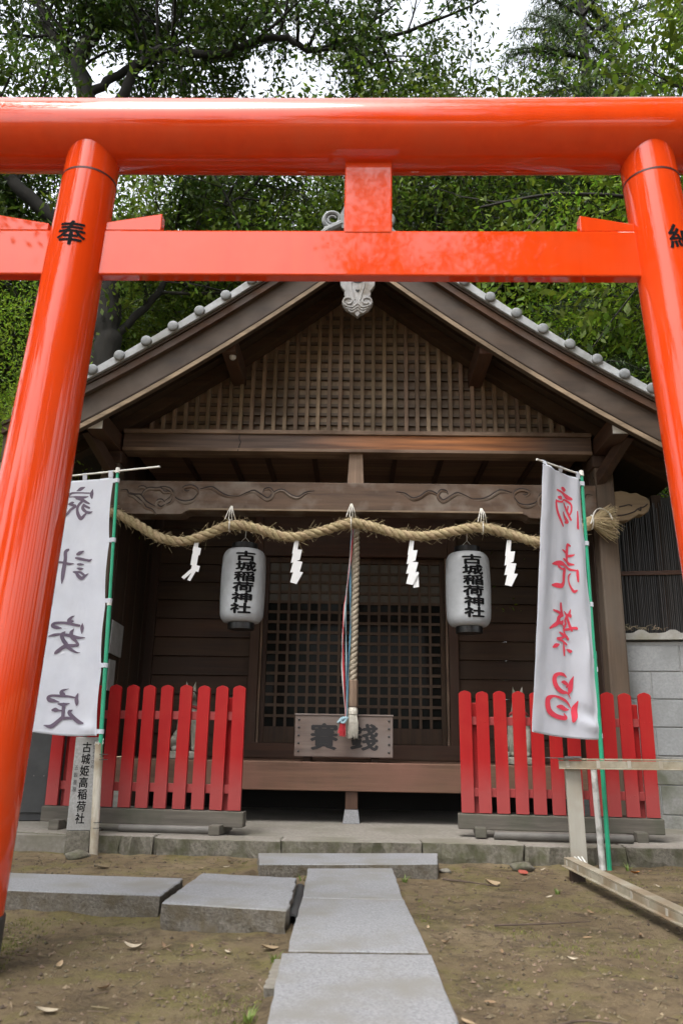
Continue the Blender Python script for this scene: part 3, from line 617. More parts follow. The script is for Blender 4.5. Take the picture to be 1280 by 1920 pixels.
# ------------------------------------------------------------------ straw rope, paper streamers, lanterns, bell rope, offering box
def strands(mb, pts, R_, r, pitch, n=3, seg=7, sub=10):
    """n strands twisted round a centre line"""
    P = spline(pts, sub); L = [0]
    for a, b in zip(P, P[1:]): L.append(L[-1]+(b-a).length)
    for k in range(n):
        out = []
        for i, p in enumerate(P):
            d = (P[min(i+1, len(P)-1)]-P[max(i-1, 0)]).normalized()
            x = d.cross(Vector((0, 1, 0)));  x = x.normalized() if x.length > .05 else d.orthogonal().normalized(); y = d.cross(x)
            a = 2*math.pi*(L[i]/pitch + k/n); out.append(p + (x*math.cos(a)+y*math.sin(a))*R_)
        mb.tube(out, [r*(1+.12*noise.noise(q*40)) for q in out], seg)
    return P
def shimenawa():
    o = W(0, -.13, 0)
    t = thing('straw_rope', 'thick twisted straw rope hung in waves across the shrine front', 'sacred rope', o, -AY)
    pts = [(-2.0, 2.40), (-1.88, 2.375), (-1.711, 2.289), (-1.533, 2.191), (-1.341, 2.163), (-1.176, 2.217), (-1.012, 2.29), (-.88, 2.297), (-.73, 2.262), (-.57, 2.215), (-.43, 2.215), (-.273, 2.255), (-.085, 2.318), (0.0, 2.328), (.147, 2.299), (.356, 2.241), (.565, 2.231), (.775, 2.272), (.93, 2.302), (1.05, 2.297), (1.191, 2.26), (1.396, 2.198), (1.562, 2.201), (1.711, 2.267), (1.85, 2.34)]
    mb = MB(); P = strands(mb, [(u, 0, z) for u, z in pts], .019, .0215, .17, 3, 9, 12)
    mb.build('twisted_cord', STRAW, t, smooth=True, ang=70)
    rg = random.Random(5); mb = MB()
    for _ in range(1700):                                     # stray straws standing off the twist
        i = rg.randrange(len(P)-4); p = P[i]; d = (P[i+3]-P[i]).normalized()
        nrm = Vector((rg.gauss(0, .4), rg.gauss(0, 1), rg.gauss(0, 1))).normalized()
        a = p + nrm*.034; b = a + (d*rg.choice((-1, 1, 1))*rg.uniform(.3, 1.2) + nrm*rg.uniform(.1, .7)).normalized()*rg.uniform(.015, .07)*(1 if rg.random() < .9 else 1.6)
        mb.bar(a, b, .0017, .0017)
    mb.build('stray_straw', STRAW, t)
    mat('pale_cord', (.55, .52, .45), (.75, .73, .68), 30, rough=.8, bump=0)
    for u, z in ((-.985, 2.30), (-.03, 2.33), (1.0, 2.305)):   # ties to the beam
        mb = MB()
        for k in range(4):
            du = (k-1.5)*.017; mb.tube(spline([(u+du*1.5, -.03+.02*k, z+.04), (u+du*.9, -.012, z+.10), (u+du*.2, .03, z+.165)], 4), .0035, 5)
        mb.tube([(u, .044*math.cos(a), z-.005+.05*math.sin(a)) for a in np.linspace(0, 6.28, 14)], .0045, 5)
        mb.build('tie_cord', MATS['pale_cord'], t)
    mb = MB(); mb.tube([(1.80, 0, 2.335), (1.86, -.01, 2.36), (1.95, -.02, 2.375)], [.052, .05, .056], 16)   # bound tuft at the right post
    for _ in range(330):
        a, r = rg.uniform(0, 6.28), math.sqrt(rg.random())
        p0 = Vector((1.86, -.015+.045*r*math.cos(a), 2.36+.045*r*math.sin(a)))
        p2 = p0 + Vector((rg.uniform(.12, .19), .05*r*math.cos(a)+rg.gauss(0, .010), .075*r*math.sin(a)+rg.gauss(0, .014)-.012+.03*r*math.sin(a)))
        mb.tube([p0, (p0+p2)/2+Vector((0, rg.gauss(0, .004), rg.gauss(0, .004))), p2], [.003, .0024, .0014], 4)
    for _ in range(16):
        p0 = Vector((1.90, -.06, 2.37)); p2 = p0 + Vector((rg.uniform(-.03, .20), rg.uniform(-.05, .02), rg.uniform(-.13, -.03)))
        mb.tube([p0, (p0+p2)/2+Vector((0, -.02, .012)), p2], [.002, .002, .001], 4)
    mb.build('straw_tuft', STRAW, t)
    mb = MB()
    for y in (-.075, -.06): mb.tube(spline([(1.83, y, 2.33), (1.87, y+.02, 2.43), (1.93, y+.06, 2.47), (1.97, y, 2.42), (1.99, y-.02, 2.36)], 5), .004, 5)
    mb.tube([(1.85, .056*math.cos(a)-.01, 2.355+.056*math.sin(a)) for a in np.linspace(0, 6.28, 16)], .006, 5)
    mb.build('tie_cord', MATS['pale_cord'], t)
shimenawa()

def shide(u, ztop, side, label, seed):
    """folded paper zigzag; side = turned nearly edge-on"""
    t = thing('paper_streamer', label, 'paper streamer', W(u, -.135, ztop), -AY + (R(8) if side else R(random.Random(seed).uniform(-14, 14))), 'white paper streamers on the straw rope')
    mb = MB(); sc = .00087
    flat = [[(440,-22),(478,-22),(466,88),(417,126)], [(430,84),(506,84),(488,178),(408,213)], [(432,188),(512,196),(488,290),(403,300)], [(432,282),(519,293),(462,404),(404,390)]]
    edge = [[(445,-22),(478,-22),(470,110),(425,120)], [(430,80),(500,95),(492,160),(425,175)], [(425,150),(480,165),(470,260),(415,255)], [(430,245),(500,262),(490,318),(425,300)], [(425,290),(455,300),(370,390),(345,372)], [(445,300),(470,310),(425,405),(398,395)]]
    for k, q in enumerate(edge if side else flat):
        y = -.007*k
        mb.add([((x-460)*sc, y-(.006 if i > 1 else 0), -z*sc) for i, (x, z) in enumerate(q)], [(0, 1, 2, 3)])
    if not side and seed == 3: mb.add([(.018, -.010, -.25), (.045, -.012, -.245), (.050, -.016, -.365), (.005, -.016, -.372)], [(0, 1, 2, 3)])
    o = mb.build('folded_paper', PAPER, t)
    sol = o.modifiers.new('thick', 'SOLIDIFY'); sol.thickness = .0012
shide(-1.235, 2.19, True, 'white paper streamer left of the left lantern, turned almost edge-on', 1)
shide(-.450, 2.18, False, 'white zigzag paper streamer between the left lantern and the bell rope', 2)
shide(.450, 2.185, False, 'white zigzag paper streamer between the bell rope and the right lantern', 3)
shide(1.205, 2.185, False, 'white zigzag paper streamer right of the right lantern beside the red-lettered banner', 4)

def lantern(u, zc, rz, label, wob):
    t = thing('paper_lantern', label, 'lantern', W(u, .20, 0), -AY + rz, 'paper lanterns under the carved beam')
    H, Rm = .60, .180
    def rad(z):
        q = abs(z)/(H/2)
        return Rm*(1-.055*q*q) if q < .70 else Rm*(.973 - .31*(1-math.sqrt(max(0, 1-((q-.70)/.30)**2))))
    prof = []; n = 116
    for i in range(n+1):
        z = -H/2 + H*i/n; prof.append((rad(z) + (.0016 if i % 2 else -.0008), zc+z))
    MB().lathe(prof, n=56).build('paper_shade', LANT, t, smooth=True, ang=80)
    for s in (-1, 1):
        z = zc + s*H/2; a, b = sorted((z-s*.012, z+s*.052))
        MB().lathe([(.092, a), (.105, a), (.107, (a+b)/2), (.105, b), (.085, b)], n=36).build('black_end_ring', mat('black_lacquer', (.012, .012, .013), (.02, .02, .02), 6, rough=.35, bump=0), t, smooth=True, ang=40)
        MB().lathe([(.001, -.106), (.007, -.105), (.009, -.109), (.004, -.114)], (0, 0, zc+s*(H/2+.02)), 12, 'y').build('metal_pin', mat('brass_pin', (.5, .47, .4), rough=.3, bump=0), t)
    mb = MB(); mb.tube([(-.06, 0, zc+H/2+.045), (0, 0, zc+H/2+.11), (.06, 0, zc+H/2+.045)], .003, 6); mb.tube([(0, 0, zc+H/2+.108), (.005, .01, 2.44)], .003, 6)
    mb.build('hanging_cord', MATS['pale_cord'], t)
    def fn(x, y, k):
        z = y + .03; r = rad(z) + .0035 + .0002*k; a = x/Rm; return (r*math.sin(a), -r*math.cos(a), zc+z)
    items = []; chars = '古城稲荷神社'
    for i, ch in enumerate(chars): items.append((ch, .084, wob[i], .188-.0845*i, .0058, 2.1, .016))
    text_part('lettering', items, fn, INK, t)
lantern(-.905, 1.872, R(8), 'white paper lantern with black lettering hanging left of the bell rope', [.012, .018, .008, 0, -.006, -.012])
lantern(.922, 1.868, R(6), 'white paper lantern with black lettering hanging right of the bell rope', [-.006, 0, .002, 0, .004, .006])

def bell_rope():
    t = thing('bell_rope', 'thick hemp bell rope with wooden grip and tassel hanging over the offering box', 'bell rope', W(0, .04, 0), -AY)
    mb = MB(); strands(mb, [(0, 0, 2.42), (.008, 0, 2.1), (.004, 0, 1.7), (0, 0, 1.35), (-.004, 0, 1.10)], .0165, .0192, .125, 3, 9, 24)
    mb.build('twisted_cord', mat('hemp', (.24, .20, .145), (.42, .365, .28), 50, rough=.85, bump=.5, island=.1), t, smooth=True, ang=70)
    MB().lathe([(.038, .925), (.040, .93), (.040, 1.12), (.037, 1.125)], n=8).build('wooden_grip', wood('z', 'grey'), t, bevel=.002)
    mb = MB(); mb.lathe([(.028, .865), (.038, .872), (.040, .895), (.037, .912), (.028, .925)], n=20)
    rg = random.Random(2)
    for _ in range(240):
        a, r = rg.uniform(0, 6.28), math.sqrt(rg.random()); x, y = .034*r*math.cos(a), .034*r*math.sin(a)
        k = rg.uniform(1.05, 1.55); mb.tube([(x*.9, y*.9, .885), (x*k*.95, y*k*.95, .81), (x*k, y*k, rg.uniform(.69, .76))], [.0028, .0024, .0016], 4)
    mb.build('tassel', mat('hemp_tassel', (.40, .37, .31), (.62, .59, .52), 40, rough=.85, bump=0, island=.15), t)
    mb = MB(); mb.tube([(.0, .02, 2.42), (0, .02, 2.36)], .05, 12)
    for name, m, x0, amp, wd in (('red_ribbon', mat('red_ribbon_cloth', (.42, .02, .035), (.55, .04, .05), 30, rough=.7), -.062, .010, .014), ('blue_ribbon', mat('blue_ribbon_cloth', (.05, .16, .26), (.10, .24, .34), 30, rough=.7), -.028, .008, .013), ('white_ribbon', mat('white_ribbon_cloth', (.45, .44, .42), (.62, .61, .6), 30, rough=.7), -.075, .012, .010), ('light_blue_ribbon', mat('pale_blue_ribbon_cloth', (.22, .36, .42), (.34, .47, .52), 30, rough=.7), -.050, .010, .011)):
        mb = MB(); pts = []
        for i in range(34):
            q = i/33; z = 2.40 - 1.57*q; x = -.015 + (x0+.015)*min(1, q*2.2)*(1-.25*max(0, q-.75)/.25) - .012*q + amp*math.sin(q*7+x0*90)
            if name == 'white_ribbon' and z < 1.75: x += (1.75-z)*.02
            pts.append((x, -.03-.012*math.sin(q*3.1)+x0*.1, z))
        n = len(pts); a0 = x0*40
        for i, p in enumerate(pts):
            a = a0 + i*.35; dx, dy = math.cos(a)*wd/2, math.sin(a)*wd/2
            mb.v += [(p[0]-dx, p[1]-dy, p[2]), (p[0]+dx, p[1]+dy, p[2])]
        for i in range(n-1): mb.f.append((2*i, 2*i+1, 2*i+3, 2*i+2))
        o = mb.build(name, m, t, smooth=True, ang=80); sm = o.modifiers.new('thick', 'SOLIDIFY'); sm.thickness = .003
    kx, ky, kz = -.072, -.04, .825
    mb = MB()
    for a in range(5): mb.tube([(kx+.020*math.cos(b+a)*(1+.2*a % 1), ky+.02*math.sin(b)*.9, kz+.018*math.sin(b*1.0+a*1.3)) for b in np.linspace(0, 6.28, 14)], .009, 6)
    mb.build('ribbon_knot', MATS['pale_blue_ribbon_cloth'], t, smooth=True)
    mb = MB()
    for _ in range(40):
        a = rg.uniform(0, 6.28); r = rg.random()*.018; x, y = kx+r*math.cos(a), ky+r*math.sin(a)
        mb.bar((x, y, kz-.01), (x+(x-kx)*.8-.008, y+(y-ky)*.8, kz-.09-rg.random()*.03), .004, .003)
    mb.build('red_tassel', MATS['red_ribbon_cloth'], t)
bell_rope()

def offering_box():
    t = thing('offering_box', 'weathered wooden offering box with black lettering on the porch edge', 'offering box', W(-.065, .115, .52), -AY)
    bw = mat('offering_box_wood', (0.0981, 0.0700, 0.0576), (0.1834, 0.1368, 0.1144), 22, (.06, 1, 1), .72, .5, .004, blotch=(.17, .14, .125), bl_scale=3)
    mb = MB(); w = .374
    B = MB().box(-w, w, 0, .022, .036, .338).build('front_board', bw, t, bevel=.004)
    mb = MB(); mb.box(-w+.012, -w+.034, .0235, .38, .04, .335); mb.box(w-.034, w-.012, .0235, .38, .04, .335); mb.box(-w+.012, w-.012, .381, .40, .04, .335); mb.box(-w+.035, w-.035, .024, .38, .04, .055)
    mb.build('box_side', bw, t, bevel=.003)
    MB().box(-w-.004, w+.004, -.006, .030, .3395, .352).build('rim', bw, t, bevel=.003)
    mb = MB()
    for k in range(9): mb.box(-w+.036, w-.036, .045+.037*k, .063+.037*k, .315, .332)
    mb.build('slat', bw, t, bevel=.002)
    for x in (-.28, .24): MB().box(x-.03, x+.03, .04, .36, 0, .035).build('foot', wood('y', 'dark'), t, bevel=.003)
    for s in (-1, 1):
        for k in range(5): MB().lathe([(.009, -.001), (.008, .004), (.004, .007), (.0005, .008)], (s*(w-.030), 0, .075+.058*k), 10, 'y').build('stud', mat('iron_stud', (.03, .028, .027), rough=.5, bump=0), B, smooth=True)
    fn = lambda x, y, k: (x, -.0012-.0002*k, .185+y)
    for ch, x in (('賽', -.150), ('錢', .155)): text_part('painted_character', [(ch, .205, x, 0, .0068, 1.06, .2)], fn, mat('sunken_ink', (.014, .013, .014), rough=.7, bump=0), B)
offering_box()

# ------------------------------------------------------------------ red picket fences on movable timber feet
def fence(p0, p1, zb, label, n, seed, skip=()):
    a, b = Vector((*p0, 0)), Vector((*p1, 0)); c = (a+b)/2; d = b-a; Lh = d.length; rz = math.atan2(d.y, d.x)
    t = thing('picket_fence', label, 'fence', (c.x, c.y, zb), rz)
    red = bpy.data.materials.get('red_fence_paint')
    if not red:
        red = mat('red_fence_paint', (0.2944, 0.0074, 0.0088), (0.3772, 0.0120, 0.0121), 14, (1, 1, .06), .5, .35, .003, rvar=.08, spec=.22, blotch=(.34, .016, .013), bl_scale=7)
        n_, l_ = red.node_tree.nodes, red.node_tree.links; p = n_['Principled BSDF']                      # splashed, chalky lower ends
        tc = n_.new('ShaderNodeTexCoord'); sp = n_.new('ShaderNodeSeparateXYZ'); l_.new(tc.outputs['Object'], sp.inputs[0])
        nz = n_.new('ShaderNodeTexNoise'); nz.inputs['Scale'].default_value = 18; nz.inputs['Detail'].default_value = 8; l_.new(tc.outputs['Object'], nz.inputs['Vector'])
        ma = n_.new('ShaderNodeMath'); ma.operation = 'MULTIPLY_ADD'; l_.new(nz.outputs['Fac'], ma.inputs[0]); ma.inputs[1].default_value = -.16; l_.new(sp.outputs['Z'], ma.inputs[2])
        mr = n_.new('ShaderNodeMapRange'); mr.inputs['From Min'].default_value = .03; mr.inputs['From Max'].default_value = .25; mr.inputs['To Min'].default_value = .62; mr.inputs['To Max'].default_value = 0
        l_.new(ma.outputs[0], mr.inputs['Value'])
        old = p.inputs['Base Color'].links[0].from_socket; mx = n_.new('ShaderNodeMix'); mx.data_type = 'RGBA'
        l_.new(mr.outputs[0], mx.inputs['Factor']); l_.new(old, mx.inputs['A']); mx.inputs['B'].default_value = (.29, .075, .072, 1); l_.new(mx.outputs['Result'], p.inputs['Base Color'])
    rg = random.Random(seed); h = .775; pw = .083; x0 = -Lh/2+.042; st = (Lh-.084)/(n-1)
    for k in range(n):
        x = x0 + st*k + rg.uniform(-.004, .004)
        hh = h + rg.uniform(-.004, .004)
        poly = [(-pw/2, 0), (pw/2, 0), (pw/2, hh-.022), (pw/2-.012, hh-.010), (0, hh), (-pw/2+.012, hh-.010), (-pw/2, hh-.022)]
        pk = MB().prism(poly, -.011, .011)
        for zn in (.125, .58):
            for xn in (-.018, .018): pk.lathe([(.0042, -.001), (.0036, .0016), (.0004, .0022)], (xn+rg.uniform(-.004, .004), -.011, zn+rg.uniform(-.008, .008)), 8, 'y')
        o = pk.build('picket', red, t, bevel=.003)
        o.location = (x, -.022, .112); o.rotation_euler = (rg.uniform(-.006, .006), rg.uniform(-.006, .006), 0)
    for z in (.205, .66): 
        o = MB().box(-Lh/2+.03, Lh/2-.03, -.016, .016, -.027, .027).build('rail', red, t, bevel=.003); o.location = (0, .006, .112+z-.08)
    for x in (-Lh/2+.135-.03, Lh/2-.135+.03):
        o = MB().box(-.03, .03, -.025, .025, -.02, .70).build('fence_post', red, t, bevel=.004); o.location = (x, .049, .112)
    gw = mat('grey_timber_sleeper', (0.0636, 0.0559, 0.0454), (0.1423, 0.1257, 0.1037), 22, (.08, 1, 1), .9, .7, .006, blotch=(.07, .07, .05), bl_scale=4)
    MB().box(-Lh/2-.02, Lh/2+.02, -.04, .045, .012, .106).build('base_beam', gw, t, bevel=.006)
    for x in (-Lh/2+.12, Lh/2-.14):
        MB().box(x-.035, x+.035, -.13, .19, -.028, .030).build('foot', gw, t, bevel=.005)
    return t
fence((-1.90, 5.58), (-.60, 5.40), .13, 'red picket fence on timber feet left of the offering box, behind the stone marker', 11, 1)
fence((.815, 5.55), (2.055, 5.40), .13, 'red picket fence on timber feet right of the offering box, behind the metal rack', 11, 2)
def pipe(label, p, q, r, m, name='pipe'):
    c = (Vector(p)+Vector(q))/2; t = MB().tube([Vector(p)-c, Vector(q)-c], r, 16).build(name, m, smooth=True, ang=40); t.location = c; tag(t, label, 'pipe')
GP = mat('grey_pipe_plastic', (0.0801, 0.0747, 0.0668), (0.1258, 0.1174, 0.1040), 8, rough=.6)
pipe('long grey pipe lying under the right red fence', (.98, 5.30, .13), (1.82, 5.24, .13), .026, GP)
pipe('long dark pipe lying under the left red fence', (-1.36, 5.36, .13), (-.72, 5.32, .13), .024, GP)
def black_pipe():
    mb = MB(); n = 20; y0, y1 = 3.30, 3.95
    for k, (r, y) in enumerate(((.016, y0), (.023, y0), (.023, y1), (.016, y1))):
        mb.v += [(r*math.cos(2*math.pi*j/n), y, r*math.sin(2*math.pi*j/n)) for j in range(n)]
    for k in range(4):
        for j in range(n): mb.f.append((k*n+j, k*n+(j+1) % n, ((k+1) % 4)*n+(j+1) % n, ((k+1) % 4)*n+j))
    o = mb.build('pipe', METAL, smooth=True); o.location = (-.158+.0, 0, .034); tag(o, 'short open black pipe lying in the gap between the square slab and the path', 'pipe')
black_pipe()

# ------------------------------------------------------------------ banners
STROKES={
 'R':[
  [(0.515,0.065,16.6),(0.573,0.0666,33.3),(0.621,0.0662,16.7)],
  [(0.404,0.0776,11.0),(0.528,0.0828,16.6),(0.652,0.0924,33.3),(0.772,0.0955,16.7)],
  [(0.433,0.1069,16.5),(0.495,0.105,27.5)],
  [(0.387,0.1197,10.9),(0.382,0.1367,19.1),(0.401,0.1622,21.8),(0.458,0.1873,21.7),(0.54,0.2151,16.2)],
  [(0.382,0.1242,13.7),(0.513,0.1207,12.4),(0.566,0.1093,11.0),(0.669,0.11,16.6),(0.749,0.119,16.6),(0.752,0.1408,13.8),(0.716,0.1613,9.6)],
  [(0.564,0.1229,16.5),(0.64,0.1471,22.0),(0.73,0.1815,16.4)],
  [(0.548,0.1606,13.7),(0.603,0.181,27.3),(0.659,0.1929,21.8),(0.59,0.1991,13.6)],
  [(0.684,0.1294,13.8),(0.669,0.1488,11.0),(0.696,0.1624,16.5)],
  [(0.869,0.1409,10.0),(0.861,0.1735,16.5),(0.852,0.2102,19.2)],
  [(0.702,0.2872,8.1),(0.644,0.2852,21.5),(0.622,0.3059,26.7),(0.613,0.3276,25.3),(0.61,0.3473,21.2),(0.646,0.3594,21.2),(0.741,0.359,9.3)],
  [(0.511,0.3106,8.0),(0.584,0.3176,18.7)],
  [(0.622,0.3305,16.0),(0.701,0.3258,14.7),(0.76,0.3188,5.4)],
  [(0.533,0.3453,14.6),(0.601,0.351,18.6)],
  [(0.289,0.3763,7.8),(0.38,0.3696,26.3),(0.48,0.3648,29.0),(0.58,0.3714,17.2),(0.663,0.3805,15.9),(0.773,0.3806,9.3)],
  [(0.421,0.3789,15.7),(0.487,0.3863,13.1),(0.545,0.3844,15.8)],
  [(0.545,0.3844,26.3),(0.53,0.4108,24.9),(0.519,0.437,23.5),(0.474,0.4517,27.3),(0.379,0.4543,29.8),(0.293,0.4573,10.3)],
  [(0.786,0.3797,15.9),(0.784,0.4009,18.5),(0.786,0.4234,11.9)],
  [(0.681,0.3959,5.3),(0.637,0.4092,13.1),(0.64,0.4331,13.1),(0.681,0.4538,15.7),(0.718,0.4642,18.3),(0.767,0.4573,7.3)],
  [(0.454,0.5194,15.4),(0.46,0.5365,20.5),(0.474,0.5532,20.4),(0.503,0.5645,12.8)],
  [(0.327,0.5498,9.2),(0.393,0.5533,16.6),(0.452,0.5588,17.8)],
  [(0.488,0.562,20.4),(0.422,0.574,24.1),(0.414,0.5868,27.9),(0.392,0.597,25.3),(0.328,0.6088,20.1),(0.255,0.621,11.3)],
  [(0.421,0.5928,20.3),(0.479,0.592,22.8),(0.501,0.5833,10.2)],
  [(0.527,0.5479,9.2),(0.57,0.5587,15.3),(0.63,0.5578,20.5),(0.64,0.5669,6.4)],
  [(0.643,0.5352,4.1),(0.619,0.5535,17.9)],
  [(0.569,0.565,15.3),(0.538,0.5819,12.7),(0.551,0.5939,15.2),(0.506,0.6143,12.6)],
  [(0.576,0.5678,17.9),(0.603,0.5856,17.8),(0.623,0.6004,20.4),(0.649,0.6158,12.7)],
  [(0.52,0.6169,13.9),(0.592,0.6125,15.2),(0.666,0.605,15.3),(0.721,0.6037,19.1)],
  [(0.479,0.5967,9.1),(0.521,0.6075,9.1)],
  [(0.506,0.6174,9.1),(0.533,0.6319,12.6),(0.591,0.6499,17.6)],
  [(0.434,0.6295,11.3),(0.49,0.6351,17.6),(0.532,0.6397,15.1),(0.475,0.648,13.8),(0.391,0.6543,17.5)],
  [(0.398,0.654,16.3),(0.488,0.6599,13.8),(0.56,0.6703,12.5)],
  [(0.56,0.6386,13.9),(0.594,0.6489,11.3)],
  [(0.503,0.6655,9.0),(0.505,0.69,17.5),(0.508,0.7121,11.2)],
  [(0.422,0.6731,5.0),(0.364,0.6799,24.9),(0.313,0.6886,9.9)],
  [(0.548,0.6881,4.0),(0.602,0.6926,22.5),(0.633,0.6915,12.5)],
  [(0.545,0.7913,4.7),(0.487,0.7832,19.2),(0.41,0.7823,19.1),(0.349,0.7925,24.9),(0.341,0.8126,29.2),(0.387,0.8345,29.1),(0.468,0.8461,24.8),(0.55,0.8479,11.7),(0.597,0.8662,3.5)],
  [(0.451,0.8107,8.8),(0.501,0.8108,24.9),(0.554,0.8181,17.6),(0.53,0.8297,4.7)],
  [(0.647,0.7842,4.1),(0.612,0.8089,26.5),(0.594,0.8312,30.8),(0.573,0.8472,14.6)],
  [(0.6,0.9001,4.6),(0.547,0.8812,14.5),(0.452,0.8699,17.4),(0.335,0.8648,13.0),(0.248,0.8765,31.7),(0.235,0.8965,37.3),(0.265,0.9186,35.8),(0.357,0.9316,27.2),(0.449,0.9358,24.4),(0.513,0.9342,20.1),(0.486,0.9205,5.8)],
  [(0.379,0.9008,10.4),(0.444,0.9005,27.4),(0.508,0.9056,21.6),(0.568,0.9064,4.6)],
  [(0.692,0.8712,4.1),(0.647,0.9012,33.3),(0.633,0.923,36.1),(0.612,0.9432,17.2)],
 ],
 'L':[
  [(0.384,0.0439,5.7),(0.446,0.0377,26.7),(0.512,0.0305,7.1)],
  [(0.205,0.0654,5.7),(0.25,0.0616,21.3),(0.31,0.0531,14.2),(0.442,0.0537,9.9),(0.601,0.057,9.9)],
  [(0.651,0.0416,4.2),(0.637,0.0609,30.0),(0.647,0.0791,14.1)],
  [(0.226,0.0686,10.7),(0.324,0.0695,7.8),(0.368,0.0704,14.2),(0.475,0.0746,21.2),(0.581,0.0716,7.0)],
  [(0.388,0.075,19.5),(0.478,0.0832,21.2),(0.561,0.0954,17.6),(0.615,0.1024,9.1)],
  [(0.497,0.0878,19.4),(0.433,0.1057,20.4),(0.413,0.1244,21.0),(0.437,0.146,26.2),(0.491,0.1626,26.1),(0.551,0.1479,17.4),(0.593,0.1371,7.0)],
  [(0.253,0.0996,5.7),(0.315,0.095,19.4),(0.354,0.0936,5.6)],
  [(0.272,0.0984,15.9),(0.381,0.109,21.1)],
  [(0.382,0.1111,17.6),(0.307,0.1225,19.3),(0.26,0.1386,21.1),(0.227,0.1504,8.4)],
  [(0.52,0.1052,19.3),(0.507,0.1198,24.5),(0.564,0.1355,19.2),(0.626,0.1398,17.4),(0.675,0.1371,5.6)],
  [(0.53,0.1096,19.3),(0.622,0.1208,14.0)],
  [(0.323,0.2906,17.1),(0.277,0.2999,27.3),(0.282,0.3267,27.2),(0.273,0.3512,30.5),(0.265,0.3777,32.0),(0.262,0.404,26.8),(0.257,0.4272,8.0)],
  [(0.135,0.3396,17.0),(0.253,0.3428,13.6),(0.341,0.3488,18.6),(0.43,0.3487,4.0)],
  [(0.47,0.3108,15.3),(0.515,0.3058,25.4),(0.578,0.2989,6.8)],
  [(0.451,0.3255,12.2),(0.522,0.3293,18.6),(0.626,0.3355,16.8),(0.686,0.3381,16.8),(0.726,0.3325,4.0)],
  [(0.485,0.3513,7.4),(0.53,0.3517,16.8),(0.594,0.3533,5.4)],
  [(0.488,0.3675,7.4),(0.535,0.3699,18.4),(0.59,0.3704,5.4)],
  [(0.431,0.3821,8.7),(0.481,0.3856,20.1),(0.511,0.3979,23.4),(0.573,0.4085,23.3),(0.629,0.3989,16.6),(0.68,0.3909,5.3)],
  [(0.446,0.3823,8.4),(0.54,0.3841,15.0),(0.611,0.3957,16.6)],
  [(0.5,0.5564,2.6),(0.45,0.5635,16.2),(0.422,0.5771,29.2),(0.49,0.5777,8.4)],
  [(0.317,0.6055,4.5),(0.239,0.6023,22.7),(0.161,0.5964,19.5),(0.199,0.5866,17.9),(0.316,0.5838,16.2),(0.433,0.5869,19.4),(0.518,0.5919,17.7),(0.603,0.5949,13.5)],
  [(0.644,0.5857,3.9),(0.645,0.6046,30.5),(0.647,0.6248,7.7)],
  [(0.119,0.6375,8.4),(0.207,0.6316,17.8),(0.315,0.6287,14.5),(0.466,0.6344,22.4),(0.583,0.6411,19.1),(0.718,0.642,3.8)],
  [(0.375,0.6192,7.7),(0.324,0.6316,25.7),(0.357,0.6529,27.2),(0.404,0.6701,28.7),(0.334,0.6818,23.9),(0.272,0.6954,23.9),(0.24,0.7028,14.3)],
  [(0.51,0.6068,3.9),(0.47,0.6219,25.7),(0.484,0.6393,25.6),(0.555,0.6546,19.1),(0.6,0.6689,19.0),(0.544,0.6709,19.1),(0.413,0.673,25.5)],
  [(0.423,0.6778,22.3),(0.517,0.691,17.4),(0.593,0.6984,9.5),(0.648,0.6983,2.5)],
  [(0.505,0.8349,2.5),(0.417,0.8416,15.5),(0.388,0.8511,30.9),(0.442,0.8581,21.6)],
  [(0.367,0.8856,4.9),(0.285,0.8817,18.5),(0.219,0.8785,27.8),(0.199,0.8694,18.6),(0.246,0.8625,15.5),(0.367,0.8624,15.4),(0.504,0.8631,13.8),(0.621,0.8667,9.8)],
  [(0.664,0.8522,8.6),(0.646,0.8693,26.0),(0.655,0.8839,27.4),(0.654,0.8949,10.9)],
  [(0.344,0.8923,8.0),(0.435,0.8942,21.4),(0.54,0.8891,4.9)],
  [(0.442,0.8932,27.5),(0.446,0.9152,25.9),(0.45,0.939,27.3)],
  [(0.263,0.9152,11.0),(0.313,0.9138,26.0),(0.37,0.9151,10.7),(0.426,0.9154,8.5)],
  [(0.442,0.939,24.3),(0.36,0.9546,22.7),(0.27,0.9721,24.2),(0.173,0.97,4.3)],
  [(0.451,0.9408,16.7),(0.546,0.9397,15.1),(0.594,0.941,12.1)],
  [(0.595,0.9122,4.9),(0.543,0.9197,22.8),(0.608,0.9354,24.2),(0.699,0.9507,24.0),(0.787,0.9562,7.2)],
 ],
}

